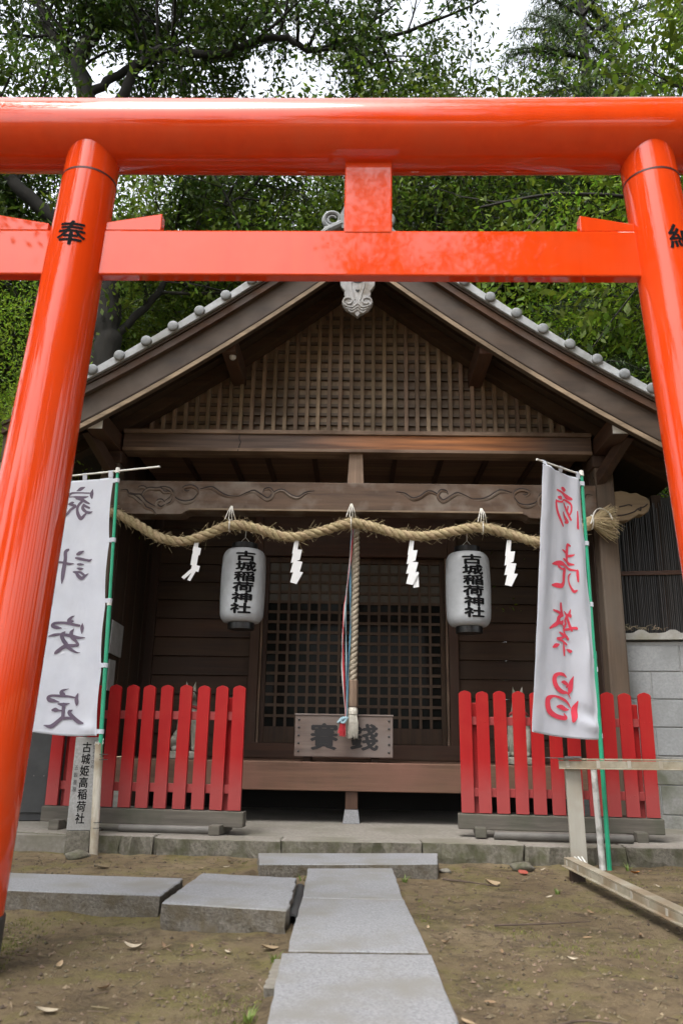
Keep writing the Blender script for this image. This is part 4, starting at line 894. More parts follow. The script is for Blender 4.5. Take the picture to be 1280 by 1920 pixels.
CHAR_ENDS = {'R': (9, 18, 35, 41), 'L': (11, 19, 26, 35)}
def bez_w(st):
    P = [Vector((a, b, c)) for a, b, c in st]
    return spline(P, 6) if len(P) > 2 else [P[0].lerp(P[1], i/8) for i in range(9)]
def banner(key, label, Q, pole_b, pole_t, bar_a, bar_b, ink, fold, seed):
    Q = [Vector(q) for q in Q]; O = Vector((pole_b[0], pole_b[1], 0))
    t = thing('nobori_banner', label, 'banner', O)
    nrm = (Q[1]-Q[0]).cross(Q[2]-Q[0]).normalized()
    if nrm.y > 0: nrm = -nrm                               # towards the viewer's side of the yard
    def S(s, tt, off=0.0):
        p = (Q[0]*(1-s)+Q[1]*s)*(1-tt) + (Q[2]*(1-s)+Q[3]*s)*tt
        e = min(1, 4*s)*min(1, 8*(1-s)) ** .5 if 0 <= s <= 1 else 0
        wv = fold(s, tt)
        p = p + nrm*(wv + off)
        # cloth pulls in between the loops on the pole side
        pull = .012*abs(math.sin(math.pi*(tt-.02)*4))*(max(0, s-.55)/.45)**2
        hd = (Q[0]-Q[1]).normalized(); p = p + hd*pull
        p.z -= (.012*math.sin(math.pi*s) if tt > .5 else 0)*max(0, (tt-.9)/.1)
        return p - O
    nx, ny = 40, 130; mb = MB()
    for j in range(ny+1):
        for i in range(nx+1): mb.v.append(tuple(S(i/nx, j/ny)))
    for j in range(ny):
        for i in range(nx): a = j*(nx+1)+i; mb.f.append((a, a+1, a+nx+2, a+nx+1))
    me = mb.mesh('cloth'); setmesh(me, True, 180); C = link('cloth', me, CLOTH, t)
    md = C.modifiers.new('thick', 'SOLIDIFY'); md.thickness = .0008; md.offset = 0
    for s0, s1 in ((0, .018), (.982, 1)):
        hem = MB()
        for j in range(ny): 
            k = len(hem.v); hem.v += [tuple(S(s0, j/ny, .0012)), tuple(S(s1, j/ny, .0012)), tuple(S(s1, (j+1)/ny, .0012)), tuple(S(s0, (j+1)/ny, .0012))]; hem.f.append((k, k+1, k+2, k+3))
        link('hem', hem.mesh('hem'), CLOTH, C)
    Ht = (Q[0]-Q[2]).length; Wd = (Q[1]-Q[0]).length*.5+(Q[3]-Q[2]).length*.5
    mb = MB(); cuts = CHAR_ENDS[key]
    for k, st in enumerate(STROKES[key]):                   # brush strokes printed through the cloth
        P = bez_w(st); n = len(P); off = .0016+.00012*k
        XY = [Vector((p.x*Wd, p.y*Ht)) for p in P]
        b0 = len(mb.v)
        rows = []
        for i in range(n):
            d = XY[min(i+1, n-1)]-XY[max(i-1, 0)]
            d = d.normalized() if d.length > 1e-7 else Vector((1, 0)); nn = Vector((-d.y, d.x)); w = max(1.5, P[i].z)*.0005
            rows.append((XY[i], nn, w, d))
        ends = []
        for sgn, (c, nn, w, d) in ((-1, rows[0]), (1, rows[-1])): ends.append((c + d*sgn*w*.75, nn, w*.45, d))
        rows = [ends[0]] + rows + [ends[1]]
        for c, nn, w, d in rows:
            for q in (-1, -.33, .33, 1):
                e = c + nn*w*q; mb.v.append(tuple(S(e.x/Wd, e.y/Ht, off)))
        for i in range(len(rows)-1):
            for q in range(3): a = b0+i*4+q; mb.f.append((a, a+1, a+5, a+4))
        if k+1 in cuts: link('brush_character', mb.mesh('brush_character'), ink, C); mb = MB()
    pb, pt = Vector(pole_b)-O, Vector(pole_t)-O
    pm = pb.lerp(pt, .52)
    PO = MB().tube([pb, pb.lerp(pt, .25), pm], [.0135, .0135, .0135], 16).tube([pm+Vector((0, 0, .001)), pt], [.0105, .0105], 16).build('green_pole', GREENP, t, smooth=True)
    MB().tube([pm-Vector((0, 0, .025)), pm+Vector((0, 0, .02))], .0155, 16).build('pole_joint', WHITEP if key == 'L' else GREENP, PO, smooth=True, ang=30)
    MB().tube([pt-Vector((0, 0, .01)), pt+Vector((0, 0, .025))], [.016, .014], 12).build('pole_cap', WHITEP, PO, smooth=True, ang=30)
    MB().tube([Vector(bar_a)-O, Vector(bar_b)-O], .0065, 10).build('cross_bar', WHITEP, t, smooth=True)
    mb = MB(); bar_d = (Vector(bar_b)-Vector(bar_a))
    for s in (.04, .5, .96):                                # loops over the bar
        p = S(s, .0); q = Vector(bar_a)-O; tt = ((p-q).dot(bar_d))/bar_d.length_squared; e = q + bar_d*tt
        h = (Q[1]-Q[0]).normalized()*.016
        for o2 in (-.007, .007): mb.add([p-h+nrm*o2*.2, p+h+nrm*o2*.2, e+h+nrm*o2+Vector((0, 0, .006)), e-h+nrm*o2+Vector((0, 0, .006))], [(0, 1, 2, 3)])
        mb.add([e-h-nrm*.007+Vector((0, 0, .006)), e+h-nrm*.007+Vector((0, 0, .006)), e+h+nrm*.007+Vector((0, 0, .007)), e-h+nrm*.007+Vector((0, 0, .007))], [(0, 1, 2, 3)])
    for tt in (.015, .26, .50, .745, .985):                 # loops round the pole
        p = S(1, tt); zz = p.z; f = (zz-pb.z)/(pt.z-pb.z); e = pb.lerp(pt, f); r = .0165
        pts = [p+nrm*.004-Vector((0, 0, 0))] + [e + nrm*r*math.cos(a) + (Q[1]-Q[0]).normalized()*r*math.sin(a) for a in np.linspace(0, math.pi, 7)] + [p-nrm*.004]
        k = len(mb.v)
        for q in pts: mb.v += [tuple(q-Vector((0, 0, .014))), tuple(q+Vector((0, 0, .014)))]
        for i in range(len(pts)-1): mb.f.append((k+2*i, k+2*i+2, k+2*i+3, k+2*i+1))
    o = mb.build('cloth_loop', CLOTH, t); sd = o.modifiers.new('thick', 'SOLIDIFY'); sd.thickness = .0015
    return t
def crease(s, t, k): return .0035*noise.noise(Vector((s*5+k, t*9, k))) + .0022*noise.noise(Vector((s*3+t*14, t*6-s*9, k+4)))
def foldR(s, t):
    return (crease(s, t, 1) + .018*math.sin(s*7.5+.4+t*.8)*(1-s)**.6 + .006*math.sin(s*15+t*2) + .010*math.exp(-((s-.86+.5*(t-.74))/.05)**2)*math.exp(-((t-.70)/.09)**2)
            + .022*math.exp(-((t-.955-.05*(s-.9))/.020)**2)*max(0, s-.45)*1.6 - .016*math.exp(-((t-.915-.06*(s-.9))/.022)**2)*max(0, s-.45)*1.6)*min(1, 12*(1-s))
def foldL(s, t):
    return (crease(s, t, 8) + .006*math.sin(s*5+1+t*1.5) + .004*math.sin(s*11+t*9)*t + .018*math.exp(-((s-.12)/.12)**2)*max(0, t-.72)*3 + .014*math.exp(-((t-.975)/.02)**2)*max(0, s-.5)*2)*min(1, 12*(1-s))
banner('R', 'white banner with large red brush lettering on a green pole, right of the lanterns', [(1.245,4.70,2.365),(1.545,4.935,2.345),(1.11,4.80,.752),(1.578,4.95,.712)], (1.572, 4.95, -.05), (1.566, 4.95, 2.385), (1.205, 4.668, 2.383), (1.580, 4.962, 2.383), REDINK, foldR, 1)
banner('L', 'white banner with dark brush lettering on a green pole, left beside the torii pillar', [(-1.975,5.265,2.365),(-1.54,5.11,2.36),(-1.925,5.25,.70),(-1.478,5.10,.685)], (-1.449, 5.1, .56), (-1.511, 5.1, 2.40), (-2.0, 5.272, 2.403), (-1.205, 4.995, 2.403), PURP, foldL, 2)
def stake(label, p, q, r, m, cat='stake', splinter=False):
    t = thing('stake', label, cat, (p[0], p[1], 0)); d = Vector(q)-Vector((p[0], p[1], 0))
    mb = MB().tube([Vector((0, 0, p[2])), d], [r*1.05, r], 16)
    mb.build('shaft', m, t, smooth=True, ang=40)
    if splinter:
        mb = MB(); rg = random.Random(4)
        for _ in range(26):
            a = rg.uniform(0, 6.28); b = d + Vector((r*.8*math.cos(a), r*.8*math.sin(a), -.02)); mb.bar(b, b+Vector((rg.uniform(-.012, .012), rg.uniform(-.012, .012), rg.uniform(.015, .05))), .006, .003)
        mb.build('splintered_top', WHITEP, t)
        mb = MB()
        for z in (.10, .12, .35, .37): mb.tube([(r*1.12*math.cos(a), r*1.12*math.sin(a), d.z*z/.37*.9) for a in np.linspace(0, 6.28, 18)], .002, 5)
        mb.build('binding_wire', METAL, t)
weath = mat('weathered_white_stake', (.30, .26, .19), (.62, .59, .52), 16, (1, 1, .12), .85, .4, .003, blotch=(.22, .17, .10), bl_scale=6)
stake('weathered pale stake with a splintered top holding the left banner pole', (-1.430, 5.105, -.05), (-1.462, 5.105, .64), .024, weath, splinter=True)
stake('white painted stake beside the foot of the right banner pole', (1.545, 4.985, -.05), (1.528, 4.985, .58), .018, mat('flaking_white_paint', (.5, .49, .46), (.78, .77, .75), 9, (1, 1, .2), .7, .3, .003, blotch=(.2, .19, .17), bl_scale=14))

# ------------------------------------------------------------------ stone marker, wall notices, lamp
def marker():
    t = thing('stone_marker', 'slim square stone marker post with carved black lettering', 'stone marker', (-1.555, 5.19, 0), R(10))
    ms = mat('marker_stone', (.22, .22, .215), (.38, .38, .372), 70, rough=.85, bump=.4, bdist=.002, blotch=(.24, .232, .215), bl_scale=6)
    S_ = MB().add([(-.070,-.06,.135),(.070,-.06,.135),(.070,.06,.135),(-.070,.06,.135),(-.069,-.059,.675),(.069,-.059,.675),(.069,.059,.675),(-.069,.059,.675)], [(3,2,1,0),(4,5,6,7),(0,1,5,4),(1,2,6,5),(2,3,7,6),(3,0,4,7)]).build('shaft', ms, t, bevel=.004)
    MB().box(-.0705, .0705, -.0605, .0605, -.06, .134).build('rough_foot', KERB, t, bevel=.006)
    fn = lambda x, y, k: (x, -.0603-.00015*k+.0016*0, .42+y)
    it = [(c, .066, .002, .195-.0685*i, .0013, .85, .3) for i, c in enumerate('古城姫高稲荷社')]
    text_part('lettering', it, fn, INK, S_)
    sm = [(c, .026, .046, .225-.0285*i, .0003, .8, .3) for i, c in enumerate('こじょうひめ')] + [(c, .030, -.047, .075-.042*i, .0004, .8, .3) for i, c in enumerate('五穀豊穣')]
    text_part('small_lettering', sm, fn, mat('faded_ink', (.10, .10, .10), rough=.8, bump=0), S_)
marker()
def notice(label, u, d0, d1, z0, z1, tilt):
    t = thing('notice_board', label, 'notice', W(u, (d0+d1)/2, (z0+z1)/2), -AY, 'boards on the left side wall')
    w, h = (d1-d0)/2, (z1-z0)/2
    o = MB().add([(0,-w,-h),(0,w,-h),(0,w,h),(0,-w,h),(.012,-w,-h),(.012,w,-h),(.012,w,h),(.012,-w,h)], [(0,3,2,1),(4,5,6,7),(0,1,5,4),(1,2,6,5),(2,3,7,6),(3,0,4,7)]).build('board', mat('greyed_board', (.22, .22, .21), (.33, .33, .32), 12, rough=.7, bump=.1), t, bevel=.004)
    o.rotation_euler = (R(tilt), 0, 0)
notice('larger greyed board on the left side wall of the porch', -1.912, .06, .37, 1.30, 1.56, -2)
notice('smaller greyed board below another on the left side wall of the porch', -1.912, .08, .24, 1.02, 1.26, 1)
lt_ = thing('porch_lamp', 'small round glass lamp under the left bargeboard', 'lamp', W(-.985, -.46, 3.60), -AY)
MB().lathe([(.028, .02), (.030, .0), (.026, -.018), (.015, -.030), (.001, -.034)], n=20).build('glass_dome', mat('lamp_glass', (.45, .44, .42), rough=.12, bump=0), lt_, smooth=True)
MB().lathe([(.034, .021), (.036, .030), (.036, .05), (.015, .06), (.012, .10)], n=20).build('socket', METAL, lt_, smooth=True, ang=40)

# ------------------------------------------------------------------ fox statues behind the fences
def fox(label, u, face):
    t = thing('fox_statue', label, 'statue', W(u, .38, .52), -AY)
    MB().box(-.16, .16, -.15, .17, 0, .055).build('plinth', STONE, t, bevel=.008)
    V = [(0,.09,.13),(0,.02,.24),(0,-.03,.35),(0,-.05,.43),(0,-.07,.485),(0,-.125,.47),(0,-.165,.460),
         (.055,-.055,.27),(.058,-.085,.15),(.055,-.090,.075),(.055,-.125,.066),(-.055,-.055,.27),(-.058,-.085,.15),(-.055,-.090,.075),(-.055,-.125,.066),
         (.085,.07,.15),(.10,-.01,.13),(.095,.03,.075),(.095,-.06,.068),(-.085,.07,.15),(-.10,-.01,.13),(-.095,.03,.075),(-.095,-.06,.068),
         (.03,.15,.12),(.06,.17,.24),(.05,.14,.36),(.02,.12,.43)]
    E = [(0,1),(1,2),(2,3),(3,4),(4,5),(5,6),(2,7),(7,8),(8,9),(9,10),(2,11),(11,12),(12,13),(13,14),(0,15),(15,16),(16,17),(17,18),(0,19),(19,20),(20,21),(21,22),(0,23),(23,24),(24,25),(25,26)]
    RR = [.085,.085,.075,.052,.056,.036,.018,.042,.030,.024,.020,.042,.030,.024,.020,.058,.055,.032,.022,.058,.055,.032,.022,.03,.045,.04,.012]
    me = bpy.data.meshes.new('body'); me.from_pydata(V, E, []); o = link('body', me, STONE, t)
    o.modifiers.new('skin', 'SKIN')
    for i, r in enumerate(RR): me.skin_vertices[0].data[i].radius = (r, r)
    me.skin_vertices[0].data[0].use_root = True
    sb = o.modifiers.new('sub', 'SUBSURF'); sb.levels = sb.render_levels = 2
    for s in (-1, 1):
        MB().add([(s*.022-.022,-.065,.515),(s*.022+.022,-.065,.515),(s*.030,-.035,.515),(s*.038,-.06,.595),(s*.03,-.078,.52)], [(0,4,3),(4,1,3),(1,2,3),(2,0,3),(0,1,4),(0,2,1)]).build('ear', STONE, o)
    mb = MB(); mb.tube([(.062*math.cos(a), -.040+.055*math.sin(a), .375-.02*math.sin(a)) for a in np.linspace(0, 6.28, 24)], .014, 8)
    mb.build('red_bib', mat('faded_red_bib', (.25, .03, .03), (.35, .05, .05), 9, rough=.85), o, smooth=True)
    t.rotation_euler = (0, 0, -AY+face)
fox('seated stone fox behind the left red fence', -1.31, R(10))
fox('seated stone fox behind the right red fence, half hidden by the red-lettered banner', 1.32, R(-10))
bt = thing('offering_bottle', 'small yellow and white bottle behind the left red fence', 'bottle', W(-1.165, .16, .52), -AY)
MB().lathe([(.024, 0), (.026, .01), (.026, .07), (.012, .10), (.011, .13)], n=18).build('bottle_body', WHITEP, bt, smooth=True)
MB().lathe([(.0262, .022), (.0265, .024), (.0265, .058), (.0262, .06)], n=18).build('yellow_band', mat('yellow_label', (.6, .45, .04), rough=.5, bump=0), bt)

# ------------------------------------------------------------------ slotted metal rack at the right
def rack():
    t = thing('metal_rack', 'rusty slotted metal rack with a flat leg, low at the right edge', 'rack', (1.38, 4.85, 0))
    rm = mat('weathered_channel_metal', (.20, .175, .12), (.36, .33, .26), 14, rough=.6, bump=.25, bdist=.002, blotch=(.20, .14, .08), bl_scale=5)
    cl = mat('pale_flat_bar', (.30, .285, .24), (.42, .40, .35), 8, (1, 1, .2), rough=.7, blotch=(.28, .24, .18), bl_scale=3)
    def channel(p, q, w, h, name, lip=True):
        p, q = Vector(p), Vector(q); d = (q-p).normalized(); x = d.cross(Vector((0, 0, 1))).normalized(); u = x.cross(d); L_ = (q-p).length
        mb = MB()
        mb.bar(p+u*(h-.004), q+u*(h-.004), w, .008); mb.bar(p+x*(w/2-.003)+u*h*.42, q+x*(w/2-.003)+u*h*.42, .006, h*.82-.004)
        mb.bar(p+x*(w/2+.005)+u*.003, q+x*(w/2+.005)+u*.003, .020, .006)
        k = 0.05
        o = mb.build(name, rm, t, bevel=.0015)
        mb = MB()
        while k < L_: c = p+d*k+x*(w/2+.0012); mb.bar(c+u*.008, c+u*(h-.010), .004, .020, d); k += .17
        mb.build('gusset', cl, o, bevel=.001); return o
    channel((-.09, .02, .545), (.72, -.15, .555), .07, .058, 'top_rail')
    MB().add([(-.045,.01,-.04),(.045,.01,-.04),(.045,.035,-.04),(-.045,.035,-.04),(-.055,.0,.548),(.032,.0,.548),(.032,.025,.548),(-.055,.025,.548)], [(3,2,1,0),(4,5,6,7),(0,1,5,4),(1,2,6,5),(2,3,7,6),(3,0,4,7)]).build('leg', cl, t, bevel=.003)
    MB().add([(.62,-.16,-.04),(.70,-.16,-.04),(.70,-.14,-.04),(.62,-.14,-.04),(.61,-.16,.55),(.70,-.16,.55),(.70,-.14,.55),(.61,-.14,.55)], [(3,2,1,0),(4,5,6,7),(0,1,5,4),(1,2,6,5),(2,3,7,6),(3,0,4,7)]).build('leg', cl, t, bevel=.003)
    channel((-.125, -.22, .055), (-.05, -1.75, .045), .055, .045, 'foot_rail')
    MB().box(-.145, -.075, -.34, -.28, -.05, .055).build('foot_block', wood('z', 'dark'), t, bevel=.004)
    mb = MB(); rg = random.Random(8)
    for k in range(3): mb.tube(spline([(-.09+.02*k, -.2, .10), (-.02, -.26-.03*k, .03), (.02+.03*k, -.36, .012), (-.04, -.42, .02), (-.08, -.36, .05)], 6), .004, 6)
    mb.build('loose_cord', WHITEP, t, smooth=True)
    mb = MB(); mb.bar((-.17, .0, .606), (-.02, -.03, .606), .05, .004); mb.bar((-.06, -.01, .612), (.03, -.03, .612), .055, .010)
    mb.build('clamp_plate', mat('clamp_black', (.02, .02, .02), (.12, .12, .12), 9, rough=.5), t, bevel=.001)
rack()

# ------------------------------------------------------------------ wall and screen at the right, dark cabinet at the left
WR = -R(11)
def block_wall():
    t = thing('block_wall', 'grey concrete block wall with a scalloped coping right of the shrine', 'wall', W(2.06, .16, 0), WR)
    rg = random.Random(6); h = .2085
    mb = MB(); mb.box(-.1, 3.4, .012, .11, -.1, 1.46); mb.build('mortar_core', mat('mortar', (.33, .335, .33), (.42, .425, .42), 40, rough=.95), t)
    z = -.02; row = 0
    mb = MB(); lower_mb = MB()
    while z < 1.42:
        x = -.35 + (.2 if row % 2 else .03)
        while x < 3.3:
            a, b = max(x+.004, -.1), min(x+.391, 3.38)
            if b > a: (lower_mb if z < .45 else mb).box(a, b, 0+rg.uniform(-.0015, .0015), .05, z+.004, z+h-.005)
            x += .395
        z += h; row += 1
    mb.build('concrete_blocks', BLOCK, t, bevel=.004)
    lower_mb.build('lower_blocks', mat('darker_block', (.17, .17, .155), (.30, .30, .285), 40, rough=.95, bump=.5, blotch=(.12, .125, .09), bl_scale=4), t, bevel=.004)  # lowest courses get a darker, blotchier block colour
    poly = [(-.1, 1.475), (3.4, 1.475)]; xs = np.linspace(3.4, -.1, 90)
    poly += [(x, 1.525 + .028*max(0, math.sin((x+.1)*2*math.pi/.235))**.7) for x in xs]
    MB().prism(poly, -.035, .14).build('scalloped_coping', mat('coping_concrete', (.30, .295, .27), (.42, .41, .385), 20, rough=.95, bump=.5, blotch=(.26, .25, .2), bl_scale=6), t)
block_wall()
def reed_screen():
    t = thing('reed_screen', 'black reed screen fixed above the block wall at the right', 'screen', W(2.06, .30, 0), WR)
    rg = random.Random(9); mb = MB(); x = -.06
    while x < 3.3:
        w = rg.uniform(.010, .016); y = rg.uniform(-.004, .004); h = 2.62+rg.uniform(-.04, .04)
        mb.tube([(x, y, 1.53), (x+rg.uniform(-.004, .004), y, 2.1), (x+rg.uniform(-.004, .004), y, h)], w*.45, 5); x += w+rg.uniform(.0, .005)
    mb.build('reed_slats', mat('black_reed', (.014, .013, .013), (.055, .05, .047), 12, (1, 1, .05), .5, .2, .002, island=.5), t, smooth=True)
    mb = MB(); mb.box(-.06, 3.3, -.022, -.008, 2.015, 2.05); mb.build('cross_rail', wood('x', 'red'), t, bevel=.002)
    for x in (.42, 1.5): MB().box(x, x+.08, .012, .07, 1.5, 2.7).build('support_post', wood('z', 'dark'), t)
    MB().box(-.08, 3.3, .09, .10, 1.5, 2.7).build('backing_sheet', METAL, t)
    mb = MB()
    for _ in range(46):
        x0 = rg.uniform(-.02, .5)*(.3+.7*rg.random()); p = Vector((x0, -.08+rg.uniform(-.03, .03), 1.56)); q = p+Vector((rg.uniform(-.09, .09), rg.uniform(-.03, .03), rg.uniform(.0, .05)))
        mb.tube([p, (p+q)/2+Vector((0, 0, .012)), q], .0022, 4)
    mb.build('dry_twigs', mat('dry_twig', (.16, .12, .07), (.34, .28, .19), 9, rough=.9, bump=0, island=.4), t)
reed_screen()
cb = thing('metal_cabinet', 'dark riveted metal cabinet at the left behind the banner', 'cabinet', (-2.06, 6.0, .10), R(4))
MB().box(-1.2, 0, 0, .5, .05, 1.35).build('cabinet_body', METAL, cb, bevel=.006)
MB().box(-1.2, 0, .02, .5, 0, .048).build('plinth_rail', BLACKP, cb)
mb = MB()
for x in np.arange(-1.15, 0, .07): mb.lathe([(.005, -.001), (.004, .002), (.0005, .003)], (x, 0, .30), 8, 'y')
mb.build('rivet', GP, cb)

# ------------------------------------------------------------------ fallen leaves, stones, twigs, weeds
def leaf_mesh(name, ln, wd, curl, m):
    mb = MB(); n = 8
    for i in range(n+1):
        q = i/n; w = wd*math.sin(math.pi*min(.98, q*.94+.04))**.8; x = ln*(q-.5); z = curl*(q-.5)**2*4*ln*.25
        mb.v += [(x, -w/2, z+w*.22+.003), (x, 0, z+.002), (x, w/2, z+w*.22+.003)]
    for i in range(n):
        for j in range(2): a = i*3+j; mb.f.append((a, a+1, a+4, a+3))
    me = mb.mesh(name); setmesh(me, True, 180); me.materials.append(m); return me
LM = {k: mat('fallen_leaf_'+k, c1, c2, 20, rough=.75, bump=.2) for k, c1, c2 in (('tan', (.24, .17, .095), (.36, .27, .165)), ('brown', (.16, .095, .05), (.26, .17, .09)), ('red', (.20, .035, .022), (.28, .06, .035)), ('pale', (.30, .25, .175), (.42, .36, .27)), ('orange', (.50, .17, .03), (.58, .26, .06)))}
def fallen(x, y, kind, ln, rz, label, grp=None, curl=.5, wd=.38, i=0):
    me = leaf_mesh('fallen_leaf', ln, ln*wd, curl, LM[kind]); o = bpy.data.objects.new('fallen_leaf', me); COL.objects.link(o)
    o.location = (x, y, ground_h(x, y)+.003); o.rotation_euler = (random.Random(i).uniform(-.3, .3), random.Random(i+50).uniform(-.25, .25), rz)
    tag(o, label, 'fallen leaf', grp)
fallen(1.03, 4.74, 'red', .075, 2.0, 'curled red leaf on the soil beside the rack leg', i=1, wd=.6)
fallen(.78, 4.33, 'tan', .085, .3, 'largest tan leaf, lying on the soil right of the step', i=2, wd=.62, curl=.9)
fallen(1.66, 4.78, 'orange', .08, .6, 'orange leaf on the soil right of the banner pole foot', i=3)
fallen(-1.25, 4.62, 'pale', .085, .1, 'pale leaf on the soil between the stone marker and the long slab', i=4)
fallen(-.66, 2.98, 'pale', .085, -.2, 'pale curled leaf in front of the square slab', i=5, curl=1.2)
fallen(-.22, 3.00, 'tan', .075, .7, 'reddish tan leaf in the corner between square slab and path', i=6)
G_ = 'dry brown leaves on the bare soil'; rg = random.Random(12); cnt = 0
while cnt < 46:
    y = 1.9+3.1*rg.random(); x = rg.uniform(-1, 1)*(.3+.40*y)
    if not scatter_ok(x, y): continue
    fallen(x, y, rg.choice(('tan', 'brown', 'brown', 'pale', 'tan')), rg.uniform(.025, .055), rg.uniform(0, 6.28), 'small dry leaf lying on the bare soil, one of many alike', G_, rg.uniform(.1, .9), rg.uniform(.28, .45), cnt); cnt += 1
def stone(x, y, r, label, m, seed, squash=.55):
    bm = bmesh.new(); bmesh.ops.create_icosphere(bm, subdivisions=3, radius=r)
    for v in bm.verts:
        k = 1+.28*noise.noise(v.co/r*1.1+Vector((seed*3, 0, 0))); v.co *= k; v.co.z *= squash; v.co.x *= 1.35
    me = bpy.data.meshes.new('stone'); bm.to_mesh(me); bm.free(); setmesh(me, True, 50); o = link('stone', me, m); o.location = (x, y, r*.2); o.rotation_euler = (0, 0, seed); tag(o, label, 'stone')
stone(-1.50, 5.02, .055, 'grey stone at the foot of the stone marker', KERB, 1)
stone(.60, 4.72, .028, 'pale pebble beside the right end of the granite step', CONC, 2)
stone(1.06, 4.88, .05, 'dark stone beside the foot of the metal rack', KERB, 3)
stone(-.03, 2.56, .018, 'small dark pebble near the joint of the path slabs', KERB, 4) if False else None
def twig(label, pts, r, m):
    P = [Vector(p) for p in pts]; c = P[0].copy(); P = spline([p-c for p in P], 5); n = len(P)
    o = MB().tube(P, [r*(1-.6*i/n) for i in range(n)], 6).build('twig', m, smooth=True); o.location = c; tag(o, label, 'twig')
tw = mat('bare_twig', (.05, .035, .025), (.12, .085, .06), 14, rough=.9)
twig('long bent dark twig on the soil at the lower right', [(.46, 2.24, .008), (.56, 2.28, .010), (.66, 2.33, .008), (.78, 2.26, .010), (.93, 2.20, .006)], .0045, tw)
twig('thin twig lying on the soil in the middle of the right side', [(.62, 3.40, .01), (.82, 3.42, .014), (1.02, 3.50, .01)], .005, tw)
twig('crooked dark twig on the soil right of the step', [(.55, 4.42, .012), (.66, 4.30, .02), (.80, 4.24, .012)], .006, tw)
def weed(label, x, y, n, h, m, seed):
    rg = random.Random(seed); mb = MB()
    for _ in range(n):
        a = rg.uniform(0, 6.28); L_ = h*rg.uniform(.5, 1); ln = rg.uniform(.25, .8); d = Vector((math.cos(a), math.sin(a), 0)); side = d.cross(Vector((0, 0, 1)))*.0035
        pts = [Vector((0, 0, 0)) + d*ln*L_*q*q + Vector((0, 0, L_*q*(1-.25*q))) + d*.01 for q in (0, .35, .7, 1)]
        k = len(mb.v)
        for i, p in enumerate(pts): w = side*(1-i/3.2); mb.v += [tuple(p-w), tuple(p+w)]
        for i in range(3): mb.f.append((k+2*i, k+2*i+1, k+2*i+3, k+2*i+2))
    o = link('weed', mb.mesh('weed'), m); o.location = (x, y, ground_h(x, y)-.004); tag(o, label, 'weed')
gw_ = mat('weed_green', (.10, .16, .025), (.20, .27, .06), 12, rough=.6, bump=0, island=.3, trans=.3)
weed('tuft of grass at the left edge of the nearest path slab', -.215, 2.30, 16, .055, gw_, 1)
weed('small green weed at the left corner of the granite step', -.165, 4.33, 14, .05, gw_, 2)
weed('small bright weed at the right side of the farthest path slab', .35, 4.36, 16, .055, gw_, 3)
weed('low weed in front of the metal rack foot', 1.06, 4.15, 16, .05, gw_, 4)
weed('weed beside the right banner pole foot', 1.66, 4.90, 14, .06, gw_, 5)
weed('thin tuft of grass under the open pipe by the path', -.19, 2.86, 12, .05, gw_, 6)
# ------------------------------------------------------------------ trees
BARK = mat('dark_bark', (.008, .007, .0055), (.022, .019, .015), 9, (1, 1, .3), .95, .8, .02)
def leafmat(name, a, b, tr): return mat(name, a, b, .9, rough=.5, bump=0, island=.45, trans=tr, spec=.2, detail=3)
LF = {'dark': leafmat('evergreen_leaf', (0.0240, 0.0484, 0.0062), (0.0627, 0.1023, 0.0136), .42),
      'mid': leafmat('broad_leaf', (0.0542, 0.0957, 0.0089), (0.1252, 0.1803, 0.0221), .46),
      'bright': leafmat('bright_leaf', (0.0974, 0.1865, 0.0120), (0.2318, 0.3377, 0.0322), .5),
      'needle': leafmat('needle_leaf', (.022, .044, .014), (.055, .085, .026), .28)}
def leaf_cloud(pts, dirs, rng, size, aspect=.42, droop=.5, spread=.1):
    """one pointed four-sided leaf per point"""
    n = len(pts)
    ax = dirs*.5 + rng.normal(0, .7, (n, 3)); ax[:, 2] -= droop; ax /= np.linalg.norm(ax, axis=1)[:, None]
    r = rng.normal(0, 1, (n, 3)); r[:, 2] += 1.2
    sd = np.cross(ax, r); sd /= np.linalg.norm(sd, axis=1)[:, None]+1e-9
    L = size*rng.uniform(.6, 1.25, n)[:, None]; Wd = L*aspect*.5
    nr = np.cross(ax, sd)
    a = pts; b = pts + ax*L*.45 + sd*Wd + nr*L*.05; c = pts + ax*L; d = pts + ax*L*.45 - sd*Wd + nr*L*.05
    V = np.stack([a, b, c, d], 1).reshape(-1, 3)
    return V
def quads_mesh(name, V):
    n = len(V)//4; me = bpy.data.meshes.new(name); me.vertices.add(len(V)); me.vertices.foreach_set('co', V.astype(np.float32).ravel())
    me.loops.add(4*n); me.loops.foreach_set('vertex_index', np.arange(4*n, dtype=np.int32))
    me.polygons.add(n); me.polygons.foreach_set('loop_start', np.arange(0, 4*n, 4, dtype=np.int32)); me.polygons.foreach_set('loop_total', np.full(n, 4, dtype=np.int32))
    me.update(calc_edges=True); return me
